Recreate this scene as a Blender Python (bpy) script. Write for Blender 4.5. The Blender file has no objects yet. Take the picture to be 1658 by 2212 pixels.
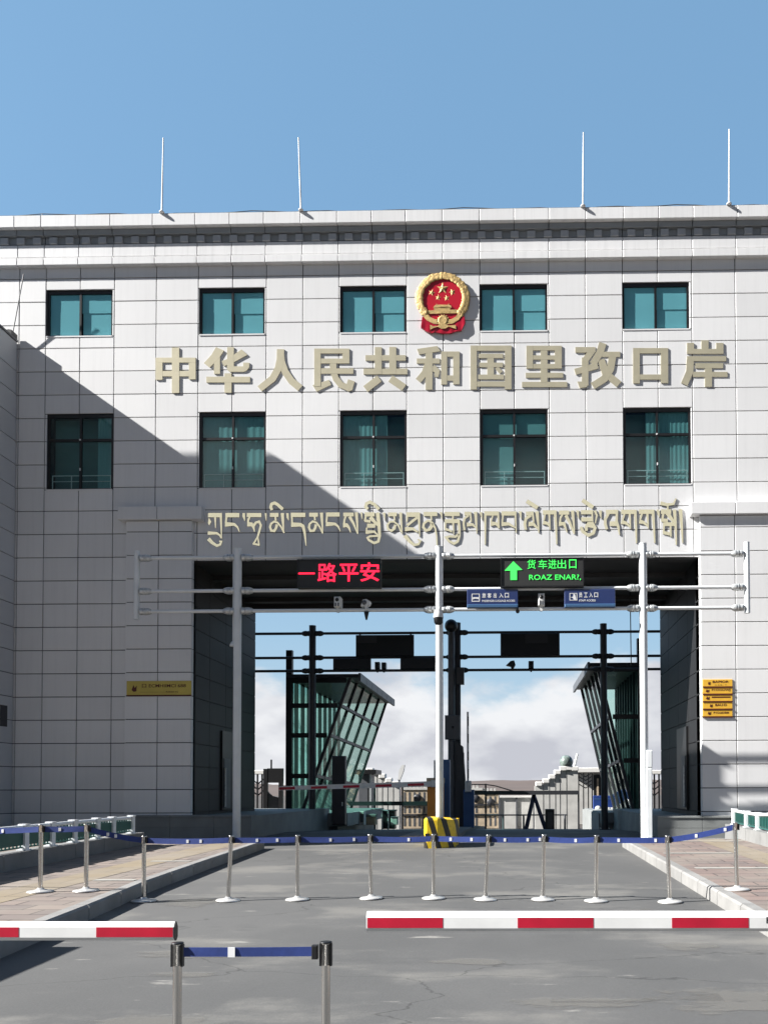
import bpy, bmesh, math, random
from mathutils import Vector, Matrix, Euler
random.seed(7)
R = math.radians
scene = bpy.context.scene
COL = scene.collection

# ------------------------------------------------------------------ camera
# a level-ish phone picture with the verticals straightened: shifted lens
PW, PH = 1658.0, 2211.0
FPX = 1662.0
CAM = Vector((0.0, 0.0, 1.6))
YAW, PITCH, ROLL = -0.0154, 0.0227, -0.0030
_f = Vector((math.sin(YAW)*math.cos(PITCH), math.cos(YAW)*math.cos(PITCH), math.sin(PITCH)))
_r = Vector((math.cos(YAW), -math.sin(YAW), 0.0))
_u = _r.cross(_f)
RT = _r*math.cos(ROLL) + _u*math.sin(ROLL)
UP = _u*math.cos(ROLL) - _r*math.sin(ROLL)
_d = Vector((0, 1, 0))
CX = 1100.0 - FPX*_d.dot(RT)/_d.dot(_f)
CY = 1705.0 + FPX*_d.dot(UP)/_d.dot(_f)
def proj(p):
    d = Vector(p) - CAM
    return (CX + FPX*d.dot(RT)/d.dot(_f), CY - FPX*d.dot(UP)/d.dot(_f))
def at(px, py, Y):
    d = _f*FPX + RT*(px-CX) + UP*(CY-py)
    t = Y/d.y
    return (CAM.x + d.x*t, CAM.z + d.z*t)
def gz(Y):
    P = [(-60,0),(5,0),(19,.29),(24,.29),(30,.05),(46,-.75),(900,-.75)]
    for (a,za),(b,zb) in zip(P, P[1:]):
        if Y <= b:
            return za + (zb-za)*(Y-a)/(b-a) if Y >= a else za
    return -.75
def gnd(px, py, dz=0.0):
    Y = 12.0
    d = _f*FPX + RT*(px-CX) + UP*(CY-py)
    for _ in range(30):
        Y = (gz(Y)+dz-CAM.z)/d.z*d.y
        Y = max(1.0, min(200.0, Y))
    return (CAM.x + d.x/d.y*Y, Y)
cd = bpy.data.cameras.new('camera')
cam = bpy.data.objects.new('camera', cd); COL.objects.link(cam)
cd.sensor_fit = 'AUTO'; cd.sensor_width = 36.0
cd.lens = 36.0*FPX/PH
cd.shift_x = (PW/2-CX)/PH
cd.shift_y = (CY-PH/2)/PH
cd.clip_start = .05; cd.clip_end = 5000
m = Matrix((RT, UP, -_f)).transposed().to_4x4(); m.translation = CAM
cam.matrix_world = m
scene.camera = cam
scene.render.resolution_x = 767; scene.render.resolution_y = 1024

# ------------------------------------------------------------------ light
SUN = Vector((3.90, 1.0, -2.75)).normalized()          # travel direction
elev = math.asin(-SUN.z)
ld = bpy.data.lights.new('sun', 'SUN'); ld.energy = 5.0; ld.angle = R(.5); ld.color = (1.0, .975, .94)
sun = bpy.data.objects.new('sun', ld); COL.objects.link(sun)
sun.rotation_euler = (-SUN).to_track_quat('Z', 'Y').to_euler()
sun.location = (-30, -20, 40)
w = bpy.data.worlds.new('World'); scene.world = w; w.use_nodes = True
nt = w.node_tree; N = nt.nodes; L = nt.links
N.clear()
out = N.new('ShaderNodeOutputWorld'); bg = N.new('ShaderNodeBackground')
sky = N.new('ShaderNodeTexSky'); sky.sky_type = 'NISHITA'; sky.sun_disc = False
sky.sun_elevation = elev
sky.sun_rotation = math.atan2(-SUN.x, -SUN.y)
sky.altitude = 0; sky.air_density = 1.0; sky.dust_density = .8; sky.ozone_density = 1.0
tc = N.new('ShaderNodeTexCoord'); sep = N.new('ShaderNodeSeparateXYZ')
L.new(tc.outputs['Generated'], sep.inputs[0])
# low bank of cloud near the horizon
mp = N.new('ShaderNodeMapping'); mp.inputs['Scale'].default_value = (1.0, 1.0, 2.0)
mp.inputs['Location'].default_value = (3.2, .4, .1)
L.new(tc.outputs['Generated'], mp.inputs[0])
ns = N.new('ShaderNodeTexNoise'); ns.inputs['Scale'].default_value = 5.5; ns.inputs['Detail'].default_value = 7; ns.inputs['Roughness'].default_value = .55
L.new(mp.outputs[0], ns.inputs[0])
hr = N.new('ShaderNodeMapRange'); hr.inputs[1].default_value = .02; hr.inputs[2].default_value = .25
hr.inputs[3].default_value = .42; hr.inputs[4].default_value = -.42
L.new(sep.outputs[2], hr.inputs[0])
ad = N.new('ShaderNodeMath'); ad.operation = 'ADD'
L.new(ns.outputs['Fac'], ad.inputs[0]); L.new(hr.outputs[0], ad.inputs[1])
cr = N.new('ShaderNodeMapRange'); cr.interpolation_type = 'SMOOTHSTEP'
cr.inputs[1].default_value = .43; cr.inputs[2].default_value = .61
L.new(ad.outputs[0], cr.inputs[0])
ns2 = N.new('ShaderNodeTexNoise'); ns2.inputs['Scale'].default_value = 7; ns2.inputs['Detail'].default_value = 5
L.new(mp.outputs[0], ns2.inputs[0])
cc = N.new('ShaderNodeValToRGB')
cc.color_ramp.elements[0].position = .38; cc.color_ramp.elements[0].color = (4.5, 4.62, 5.1, 1)
cc.color_ramp.elements[1].position = .60; cc.color_ramp.elements[1].color = (7.0, 7.1, 7.3, 1)
L.new(ns2.outputs['Fac'], cc.inputs[0])
mx = N.new('ShaderNodeMixRGB'); L.new(cc.outputs[0], mx.inputs[2])
# gain set by direction: dimmed behind the camera to cut fill, raised ahead
gm = N.new('ShaderNodeMapRange'); gm.interpolation_type = 'SMOOTHSTEP'
gm.inputs[1].default_value = -.35; gm.inputs[2].default_value = .65; gm.inputs[3].default_value = .22; gm.inputs[4].default_value = 2.2
L.new(sep.outputs[1], gm.inputs[0])
vm = N.new('ShaderNodeVectorMath'); vm.operation = 'SCALE'; L.new(sky.outputs[0], vm.inputs[0]); L.new(gm.outputs[0], vm.inputs['Scale'])
fm = N.new('ShaderNodeMapRange'); fm.inputs[1].default_value = .0; fm.inputs[2].default_value = .4; L.new(sep.outputs[1], fm.inputs[0])
cm = N.new('ShaderNodeMath'); cm.operation = 'MULTIPLY'; L.new(cr.outputs[0], cm.inputs[0]); L.new(fm.outputs[0], cm.inputs[1]); L.new(cm.outputs[0], mx.inputs[0])
zm = N.new('ShaderNodeMapRange'); zm.inputs[1].default_value = .05; zm.inputs[2].default_value = .55; zl = N.new('ShaderNodeMapRange'); zl.inputs[1].default_value = -.3; zl.inputs[2].default_value = .3; zl.inputs[3].default_value = 1.3; zl.inputs[4].default_value = .50
L.new(sep.outputs[1], zl.inputs[0]); L.new(zl.outputs[0], zm.inputs[3]); zm.inputs[4].default_value = 1.0
L.new(sep.outputs[2], zm.inputs[0])
vz = N.new('ShaderNodeVectorMath'); vz.operation = 'SCALE'; L.new(vm.outputs[0], vz.inputs[0]); L.new(zm.outputs[0], vz.inputs['Scale'])
vt = N.new('ShaderNodeVectorMath'); vt.operation = 'MULTIPLY'; L.new(vz.outputs[0], vt.inputs[0]); tf = N.new('ShaderNodeMixRGB'); tf.inputs[1].default_value = (.66, .90, 1.22, 1); tf.inputs[2].default_value = (.82, .945, .92, 1)
L.new(fm.outputs[0], tf.inputs[0]); L.new(tf.outputs[0], vt.inputs[1])
# even out the blue of the northern half of the sky
fl = N.new('ShaderNodeMixRGB'); fz = N.new('ShaderNodeValToRGB'); L.new(sep.outputs[2], fz.inputs[0])
fz.color_ramp.elements[0].position = .03; fz.color_ramp.elements[0].color = (4.4, 5.3, 6.5, 1)
fz.color_ramp.elements[1].position = .50; fz.color_ramp.elements[1].color = (1.70, 3.28, 5.2, 1)
fe = fz.color_ramp.elements.new(.19); fe.color = (3.1, 4.6, 6.1, 1)
L.new(fz.outputs[0], fl.inputs[2])
fw = N.new('ShaderNodeMath'); fw.operation = 'MULTIPLY'; fw.inputs[1].default_value = .72; L.new(fm.outputs[0], fw.inputs[0])
L.new(fw.outputs[0], fl.inputs[0]); L.new(vt.outputs[0], fl.inputs[1]); L.new(fl.outputs[0], mx.inputs[1])
# unseen bright cloud band, added behind the camera to reflect in the lower lettering
rb = N.new('ShaderNodeMapRange'); rb.interpolation_type = 'SMOOTHSTEP'; rb.inputs[1].default_value = -.72; rb.inputs[2].default_value = -.88; L.new(sep.outputs[1], rb.inputs[0])
rz = N.new('ShaderNodeMath'); rz.operation = 'SUBTRACT'; rz.inputs[1].default_value = .325; L.new(sep.outputs[2], rz.inputs[0])
ra = N.new('ShaderNodeMath'); ra.operation = 'ABSOLUTE'; L.new(rz.outputs[0], ra.inputs[0])
nz = N.new('ShaderNodeMath'); nz.operation = 'MULTIPLY_ADD'; nz.inputs[1].default_value = .10; nz.inputs[2].default_value = -.05; L.new(ns2.outputs['Fac'], nz.inputs[0])
rs = N.new('ShaderNodeMath'); rs.operation = 'ADD'; L.new(ra.outputs[0], rs.inputs[0]); L.new(nz.outputs[0], rs.inputs[1])
rc = N.new('ShaderNodeMapRange'); rc.interpolation_type = 'SMOOTHSTEP'; rc.inputs[1].default_value = .10; rc.inputs[2].default_value = .05; L.new(rs.outputs[0], rc.inputs[0])
rm = N.new('ShaderNodeMath'); rm.operation = 'MULTIPLY'; L.new(rb.outputs[0], rm.inputs[0]); L.new(rc.outputs[0], rm.inputs[1])
mr = N.new('ShaderNodeMixRGB'); L.new(rm.outputs[0], mr.inputs[0]); L.new(mx.outputs[0], mr.inputs[1]); mr.inputs[2].default_value = (6.6, 6.6, 6.6, 1)
L.new(mr.outputs[0], bg.inputs[0]); bg.inputs[1].default_value = .05
L.new(bg.outputs[0], out.inputs[0])
vs = scene.view_settings; vs.view_transform = 'Standard'; vs.look = 'None'; vs.exposure = 1.36; vs.gamma = 1.0
scene.cycles.max_bounces = 6; scene.cycles.transparent_max_bounces = 16
scene.cycles.diffuse_bounces = 3; scene.cycles.glossy_bounces = 3; scene.cycles.transmission_bounces = 4
scene.cycles.caustics_reflective = False; scene.cycles.caustics_refractive = False
scene.cycles.use_denoising = True

# ------------------------------------------------------------------ materials
def mk(name, col, rough=.6, metal=0.0, var=.08, scale=2.5, bump=0.0, spec=.5, coat=0.0, island=0.0, stretch=(1,1,1), streak=0.0):
    m = bpy.data.materials.new(name); m.use_nodes = True
    t = m.node_tree; b = t.nodes['Principled BSDF']
    b.inputs['Roughness'].default_value = rough; b.inputs['Metallic'].default_value = metal
    b.inputs['Specular IOR Level'].default_value = spec
    if coat: b.inputs['Coat Weight'].default_value = coat; b.inputs['Coat Roughness'].default_value = .08
    c = t.nodes.new('ShaderNodeTexCoord')
    mp = t.nodes.new('ShaderNodeMapping'); mp.inputs['Scale'].default_value = stretch
    t.links.new(c.outputs['Object'], mp.inputs[0])
    n = t.nodes.new('ShaderNodeTexNoise'); n.inputs['Scale'].default_value = scale; n.inputs['Detail'].default_value = 6
    t.links.new(mp.outputs[0], n.inputs[0])
    r = t.nodes.new('ShaderNodeMapRange'); r.inputs[1].default_value = .3; r.inputs[2].default_value = .7
    r.inputs[3].default_value = 1-var; r.inputs[4].default_value = 1+var
    t.links.new(n.outputs['Fac'], r.inputs[0])
    val = r.outputs[0]
    if streak:
        mp3 = t.nodes.new('ShaderNodeMapping'); mp3.inputs['Scale'].default_value = (4.5, 4.5, .22); t.links.new(c.outputs['Object'], mp3.inputs[0])
        n3 = t.nodes.new('ShaderNodeTexNoise'); n3.inputs['Scale'].default_value = 1.6; n3.inputs['Detail'].default_value = 7; n3.inputs['Roughness'].default_value = .65; t.links.new(mp3.outputs[0], n3.inputs[0])
        r3 = t.nodes.new('ShaderNodeMapRange'); r3.inputs[1].default_value = .48; r3.inputs[2].default_value = .75; r3.inputs[3].default_value = 1.0; r3.inputs[4].default_value = 1-streak; t.links.new(n3.outputs['Fac'], r3.inputs[0])
        m3 = t.nodes.new('ShaderNodeMath'); m3.operation = 'MULTIPLY'; t.links.new(val, m3.inputs[0]); t.links.new(r3.outputs[0], m3.inputs[1]); val = m3.outputs[0]
    if island:
        g = t.nodes.new('ShaderNodeNewGeometry')
        r2 = t.nodes.new('ShaderNodeMapRange'); r2.inputs[3].default_value = 1-island; r2.inputs[4].default_value = 1+island
        t.links.new(g.outputs['Random Per Island'], r2.inputs[0])
        mu = t.nodes.new('ShaderNodeMath'); mu.operation = 'MULTIPLY'
        t.links.new(val, mu.inputs[0]); t.links.new(r2.outputs[0], mu.inputs[1]); val = mu.outputs[0]
    v = t.nodes.new('ShaderNodeVectorMath'); v.operation = 'SCALE'
    v.inputs[0].default_value = col[:3]; t.links.new(val, v.inputs['Scale'])
    t.links.new(v.outputs[0], b.inputs['Base Color'])
    if bump:
        bp = t.nodes.new('ShaderNodeBump'); bp.inputs['Strength'].default_value = bump; bp.inputs['Distance'].default_value = .01
        n2 = t.nodes.new('ShaderNodeTexNoise'); n2.inputs['Scale'].default_value = scale*25; n2.inputs['Detail'].default_value = 4
        t.links.new(c.outputs['Object'], n2.inputs[0]); t.links.new(n2.outputs['Fac'], bp.inputs['Height'])
        t.links.new(bp.outputs[0], b.inputs['Normal'])
    return m
def glow(name, col, s):
    m = bpy.data.materials.new(name); m.use_nodes = True; t = m.node_tree
    b = t.nodes['Principled BSDF']; b.inputs['Base Color'].default_value = (*[c*.4 for c in col], 1)
    b.inputs['Emission Color'].default_value = (*col, 1); b.inputs['Emission Strength'].default_value = s
    return m
def glass(name, tint, refl=.12, rough=.02):
    m = bpy.data.materials.new(name); m.use_nodes = True; t = m.node_tree
    t.nodes.remove(t.nodes['Principled BSDF']); o = t.nodes['Material Output']
    a = t.nodes.new('ShaderNodeBsdfTransparent'); a.inputs[0].default_value = (*tint, 1)
    g = t.nodes.new('ShaderNodeBsdfGlossy'); g.inputs['Roughness'].default_value = rough; g.inputs[0].default_value = (.9,.95,.95,1)
    lw = t.nodes.new('ShaderNodeLayerWeight'); lw.inputs[0].default_value = .5
    pw = t.nodes.new('ShaderNodeMath'); pw.operation = 'POWER'; pw.inputs[1].default_value = 4.0; t.links.new(lw.outputs['Facing'], pw.inputs[0])
    f = t.nodes.new('ShaderNodeMath'); f.operation = 'MULTIPLY'; f.inputs[1].default_value = .6; t.links.new(pw.outputs[0], f.inputs[0])
    ad = t.nodes.new('ShaderNodeMath'); ad.operation = 'ADD'; ad.inputs[1].default_value = refl; ad.use_clamp = True
    t.links.new(f.outputs[0], ad.inputs[0])
    x = t.nodes.new('ShaderNodeMixShader'); t.links.new(ad.outputs[0], x.inputs[0])
    t.links.new(a.outputs[0], x.inputs[1]); t.links.new(g.outputs[0], x.inputs[2]); t.links.new(x.outputs[0], o.inputs[0])
    return m
M = {}
M['panel'] = mk('white_panel', (.80,.80,.80), .5, var=.04, scale=.35, island=.04, streak=.055)
M['joint'] = mk('joint_dark', (.05,.051,.055), .8)
M['frame'] = mk('black_frame', (.012,.012,.013), .35)
M['dentl'] = mk('dentil_shade_grey', (.46,.48,.50), .55, var=.12)  # dentils greyed in colour for the shade under the parapet
M['dent'] = mk('cornice_shade_grey', (.30,.32,.335), .55, var=.06)  # overhang shade on recess and dentil band put into this grey
M['corn'] = mk('cornice_white', (.82,.82,.82), .5, var=.04, scale=.6, island=.04, streak=.12)
M['inner'] = mk('passage_shade_panel', (.024,.023,.022), .6, var=.08, island=.06)  # same cladding, coloured near black to carry the passage shade
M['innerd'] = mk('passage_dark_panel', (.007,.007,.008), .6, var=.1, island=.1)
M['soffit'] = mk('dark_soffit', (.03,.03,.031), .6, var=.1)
M['brass'] = mk('satin_brass', (.55,.505,.365), .5, .35, var=.06, scale=4)
M['brass2'] = mk('polished_brass', (.95,.88,.62), .16, .95, var=.05, scale=4)
M['gold'] = mk('gilt', (.60,.42,.17), .45, .4, var=.25, scale=9, bump=.5)
M['red'] = mk('emblem_red', (.52,.012,.03), .32, var=.06, coat=.3)
M['redcloth'] = mk('drape_red', (.42,.01,.03), .3, var=.1, coat=.3)
M['steelw'] = mk('white_paint_steel', (.80,.83,.84), .35, var=.05, scale=3, coat=.2)
M['galv'] = mk('galvanised', (.62,.64,.64), .4, .55, var=.2, scale=14)
M['dark'] = mk('dark_paint_shade', (.035,.036,.042), .5, var=.12)  # dark paint of several parts, also backlit shade on the second gantry
M['dgrey'] = mk('dark_grey_paint', (.10,.105,.115), .5, var=.1)
M['black'] = mk('black_plastic', (.010,.010,.011), .4)
M['led'] = mk('led_face', (.028,.029,.028), .55, var=.05)
M['ledred'] = glow('led_red', (1,.015,.05), 1.0)
M['ledgreen'] = glow('led_green', (.06,.9,.12), .5)
M['blue'] = mk('sign_blue', (.018,.035,.13), .35, var=.06, coat=.3)
M['bluel'] = mk('sign_blue_lip', (.05,.12,.24), .35, var=.06)
M['white'] = mk('white_mark', (.80,.80,.80), .5, var=.03)
M['plate'] = mk('yellow_plate', (.82,.47,.05), .42, var=.06, scale=8)
M['platetxt'] = mk('plate_mark', (.09,.012,.008), .6)
M['brassplate'] = mk('dull_brass_plate', (.55,.42,.09), .4, .3, var=.1)
M['redband'] = mk('red_reflective_band', (.50,.01,.035), .35, var=.14, scale=8)
M['arm'] = mk('arm_white', (.84,.84,.82), .4, var=.09, scale=5)
M['chrome'] = mk('stainless', (.62,.60,.57), .22, .95, var=.10, scale=40, stretch=(1,1,.05))
M['base'] = mk('stanchion_base', (.60,.59,.57), .35, .35, var=.08, scale=9)
M['belt'] = mk('blue_webbing', (.022,.046,.20), .6, var=.12, scale=22)
M['concrete'] = mk('concrete', (.20,.20,.195), .85, var=.14, scale=2.2, bump=.35)
M['kerb'] = mk('kerb_stone', (.24,.235,.225), .85, var=.14, scale=3, bump=.35, island=.08)
M['plinth'] = mk('plinth_stone', (.24,.25,.245), .7, var=.16, scale=1.6, bump=.25)
M['green'] = mk('green_mesh', (.02,.10,.085), .5)
M['orange'] = mk('orange_paint', (.80,.30,.04), .45, var=.08)
M['cabblue'] = mk('cabinet_blue', (.03,.10,.26), .45, var=.08)
M['tan'] = mk('tan_stone', (.52,.42,.30), .85, var=.2, scale=5)
M['lightstone'] = mk('light_stone', (.58,.57,.54), .8, var=.12, scale=2)
M['white2'] = mk('coping_white', (.82,.80,.76), .7, var=.06)
M['teal'] = glass('teal_glass', (.72,.88,.83), .02)
M['teal2'] = glass('teal_glass_dark', (.76,.92,.88), .02)
M['pane'] = glass('window_glass', (.80,.90,.90), .02, .03)
M['panelow'] = glass('window_glass_grey', (.76,.88,.88), .035, .03)
M['blind'] = mk('window_blind', (.45,.84,.96), .8, var=.04, scale=1.2)
M['dim'] = mk('room_dim', (.13,.22,.22), .9, var=.15, scale=.8)
M['curtain'] = mk('window_curtain', (.25,.43,.44), .9, var=.08, scale=1.5)
M['lamp'] = mk('lamp_white', (.75,.75,.73), .3)

# ------------------------------------------------------------------ mesh builder
ROOT = {}
class MB:
    def __init__(s): s.v=[]; s.f=[]; s.sm=[]
    def add(s, vs, fs, smooth=False):
        o=len(s.v); s.v += [tuple(p) for p in vs]
        s.f += [tuple(i+o for i in f) for f in fs]; s.sm += [smooth]*len(fs); return s
    def box(s, x0,x1,y0,y1,z0,z1):
        if x0>x1: x0,x1=x1,x0
        if y0>y1: y0,y1=y1,y0
        if z0>z1: z0,z1=z1,z0
        v=[(x0,y0,z0),(x1,y0,z0),(x1,y1,z0),(x0,y1,z0),(x0,y0,z1),(x1,y0,z1),(x1,y1,z1),(x0,y1,z1)]
        return s.add(v,[(0,3,2,1),(4,5,6,7),(0,1,5,4),(1,2,6,5),(2,3,7,6),(3,0,4,7)])
    def cbox(s, x0,x1,y0,y1,z0,z1,b=.012):   # box with its front edges chamfered (front = -y)
        v=[(x0,y1,z0),(x1,y1,z0),(x1,y1,z1),(x0,y1,z1),
           (x0,y0+b,z0),(x1,y0+b,z0),(x1,y0+b,z1),(x0,y0+b,z1),
           (x0+b,y0,z0+b),(x1-b,y0,z0+b),(x1-b,y0,z1-b),(x0+b,y0,z1-b)]
        f=[(3,2,1,0),(0,1,5,4),(1,2,6,5),(2,3,7,6),(3,0,4,7),(4,5,9,8),(5,6,10,9),(6,7,11,10),(7,4,8,11),(8,9,10,11)]
        return s.add(v,f)
    def hexa(s, b, t):   # b,t: 4 points each, ccw seen from above
        return s.add(list(b)+list(t),[(3,2,1,0),(4,5,6,7),(0,1,5,4),(1,2,6,5),(2,3,7,6),(3,0,4,7)])
    def cyl(s, p0,p1,r0,r1=None,n=16,cap=True):
        r1=r0 if r1 is None else r1
        p0=Vector(p0); p1=Vector(p1); d=(p1-p0).normalized()
        a=d.orthogonal().normalized(); b=d.cross(a)
        v=[]
        for p,r in ((p0,r0),(p1,r1)):
            for i in range(n):
                t=2*math.pi*i/n; v.append(p+a*math.cos(t)*r+b*math.sin(t)*r)
        s.add(v,[(i,(i+1)%n,n+(i+1)%n,n+i) for i in range(n)],True)
        if cap: s.add(v[:n],[tuple(range(n-1,-1,-1))]); s.add(v[n:],[tuple(range(n))])
        return s
    def lathe(s, c, prof, n=24, axis='z'):
        v=[]
        for r,h in prof:
            for i in range(n):
                t=2*math.pi*i/n
                if axis=='z': v.append((c[0]+r*math.cos(t),c[1]+r*math.sin(t),c[2]+h))
                elif axis=='x': v.append((c[0]+h,c[1]+r*math.cos(t),c[2]+r*math.sin(t)))
                else: v.append((c[0]+r*math.cos(t),c[1]+h,c[2]+r*math.sin(t)))
        fs=[]
        for k in range(len(prof)-1):
            for i in range(n):
                q=(k*n+i,k*n+(i+1)%n,(k+1)*n+(i+1)%n,(k+1)*n+i)
                fs.append(q if axis=='z' else q[::-1] if axis=='y' else q)
        return s.add(v,fs,True)
    def sphere(s,c,r,n=16,sq=(1,1,1)):
        pr=[(max(.0005,math.sin(math.pi*k/10)),-math.cos(math.pi*k/10)) for k in range(11)]
        v=[];fs=[]
        for a,h in pr:
            for i in range(n):
                t=2*math.pi*i/n; v.append((c[0]+r*sq[0]*a*math.cos(t),c[1]+r*sq[1]*a*math.sin(t),c[2]+r*sq[2]*h))
        for k in range(10):
            for i in range(n): fs.append((k*n+i,k*n+(i+1)%n,(k+1)*n+(i+1)%n,(k+1)*n+i))
        return s.add(v,fs,True)
    def prism(s, pts, y0, y1):   # outline in (x,z), front face y0
        n=len(pts)
        ar=sum(pts[i][0]*pts[(i+1)%n][1]-pts[(i+1)%n][0]*pts[i][1] for i in range(n))
        if ar<0: pts=pts[::-1]
        v=[(x,y0,z) for x,z in pts]+[(x,y1,z) for x,z in pts]
        f=[tuple(range(n)),tuple(range(2*n-1,n-1,-1))]+[(i,n+i,n+(i+1)%n,(i+1)%n) for i in range(n)]
        return s.add(v,f)
    def ribbon(s, pts, w0, w1, y0, y1):  # stroke in the (x,z) plane, width w0..w1
        n=len(pts); P=[Vector((p[0],p[1])) for p in pts]; l=[];r=[]
        L=[0]
        for a,b in zip(P,P[1:]): L.append(L[-1]+(b-a).length)
        for i in range(n):
            d0=(P[i]-P[i-1]).normalized() if i>0 else None
            d1=(P[i+1]-P[i]).normalized() if i<n-1 else None
            if d0 is None: t=d1; k=1
            elif d1 is None: t=d0; k=1
            else:
                t=(d0+d1); t=t.normalized() if t.length>1e-6 else d0
                k=1/max(.6,t.dot(d1))
            nn=Vector((-t.y,t.x)); w=(w0+(w1-w0)*L[i]/max(1e-9,L[-1]))*.5*k
            l.append(P[i]+nn*w); r.append(P[i]-nn*w)
        v=[]
        for i in range(n):
            v += [(r[i].x,y0,r[i].y),(l[i].x,y0,l[i].y),(r[i].x,y1,r[i].y),(l[i].x,y1,l[i].y)]
        fs=[]
        for i in range(n-1):
            a=4*i;b=a+4
            fs += [(a,b,b+1,a+1),(a+2,a+3,b+3,b+2),(a,a+2,b+2,b),(a+1,b+1,b+3,a+3)]
        e=4*(n-1); fs += [(0,1,3,2),(e,e+2,e+3,e+1)]
        return s.add(v,fs)
    def build(s, name, mat, parent=None, fixn=False):
        base=ROOT.get(parent.name, Vector((0,0,0))) if parent else Vector((0,0,0))
        me=bpy.data.meshes.new(name)
        me.from_pydata([(x-base.x,y-base.y,z-base.z) for x,y,z in s.v],[],s.f)
        for p,k in zip(me.polygons,s.sm): p.use_smooth=k
        if fixn:
            bm=bmesh.new(); bm.from_mesh(me); bmesh.ops.recalc_face_normals(bm,faces=bm.faces); bm.to_mesh(me); bm.free()
        me.update()
        for mm in (mat if isinstance(mat,(list,tuple)) else [mat]): me.materials.append(mm)
        o=bpy.data.objects.new(name,me); COL.objects.link(o)
        if parent: o.parent=parent
        ROOT[o.name]=base.copy()
        return o
def thing(name, loc, label, cat, group=None):
    o=bpy.data.objects.new(name,None); COL.objects.link(o); o.location=loc; o.empty_display_size=.2
    ROOT[o.name]=Vector(loc); o['label']=label; o['category']=cat
    if group: o['group']=group
    return o
def tag(o,label,cat,group=None):
    o['label']=label; o['category']=cat
    if group: o['group']=group
    return o
def struct(o): o['kind']='structure'; return o
def stuff(o): o['kind']='stuff'; return o
def text_faces(body, x0,x1,z0,z1, y, bold=0.0, depth=.004, stretch=True):
    """letters of BODY as extruded mesh filling the rectangle, facing -y"""
    c=bpy.data.curves.new('letters','FONT'); c.body=body; c.size=1; c.offset=bold; c.extrude=.5; c.resolution_u=3
    o=bpy.data.objects.new('letters',c); COL.objects.link(o)
    dg=bpy.context.evaluated_depsgraph_get(); dg.update()
    me=bpy.data.meshes.new_from_object(o.evaluated_get(dg))
    V=[tuple(v.co) for v in me.vertices]; F=[tuple(p.vertices) for p in me.polygons]
    bpy.data.objects.remove(o); bpy.data.curves.remove(c); bpy.data.meshes.remove(me)
    mb=MB()
    if not V: return mb
    a0=min(v[0] for v in V); a1=max(v[0] for v in V); b0=min(v[1] for v in V); b1=max(v[1] for v in V)
    sx=(x1-x0)/max(1e-6,a1-a0); sy=(z1-z0)/max(1e-6,b1-b0)
    if not stretch: sx=sy=min(sx,sy)
    mb.add([(x0+(v[0]-a0)*sx, y-v[2]*2*depth, z0+(v[1]-b0)*sy) for v in V], F)
    return mb
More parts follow.
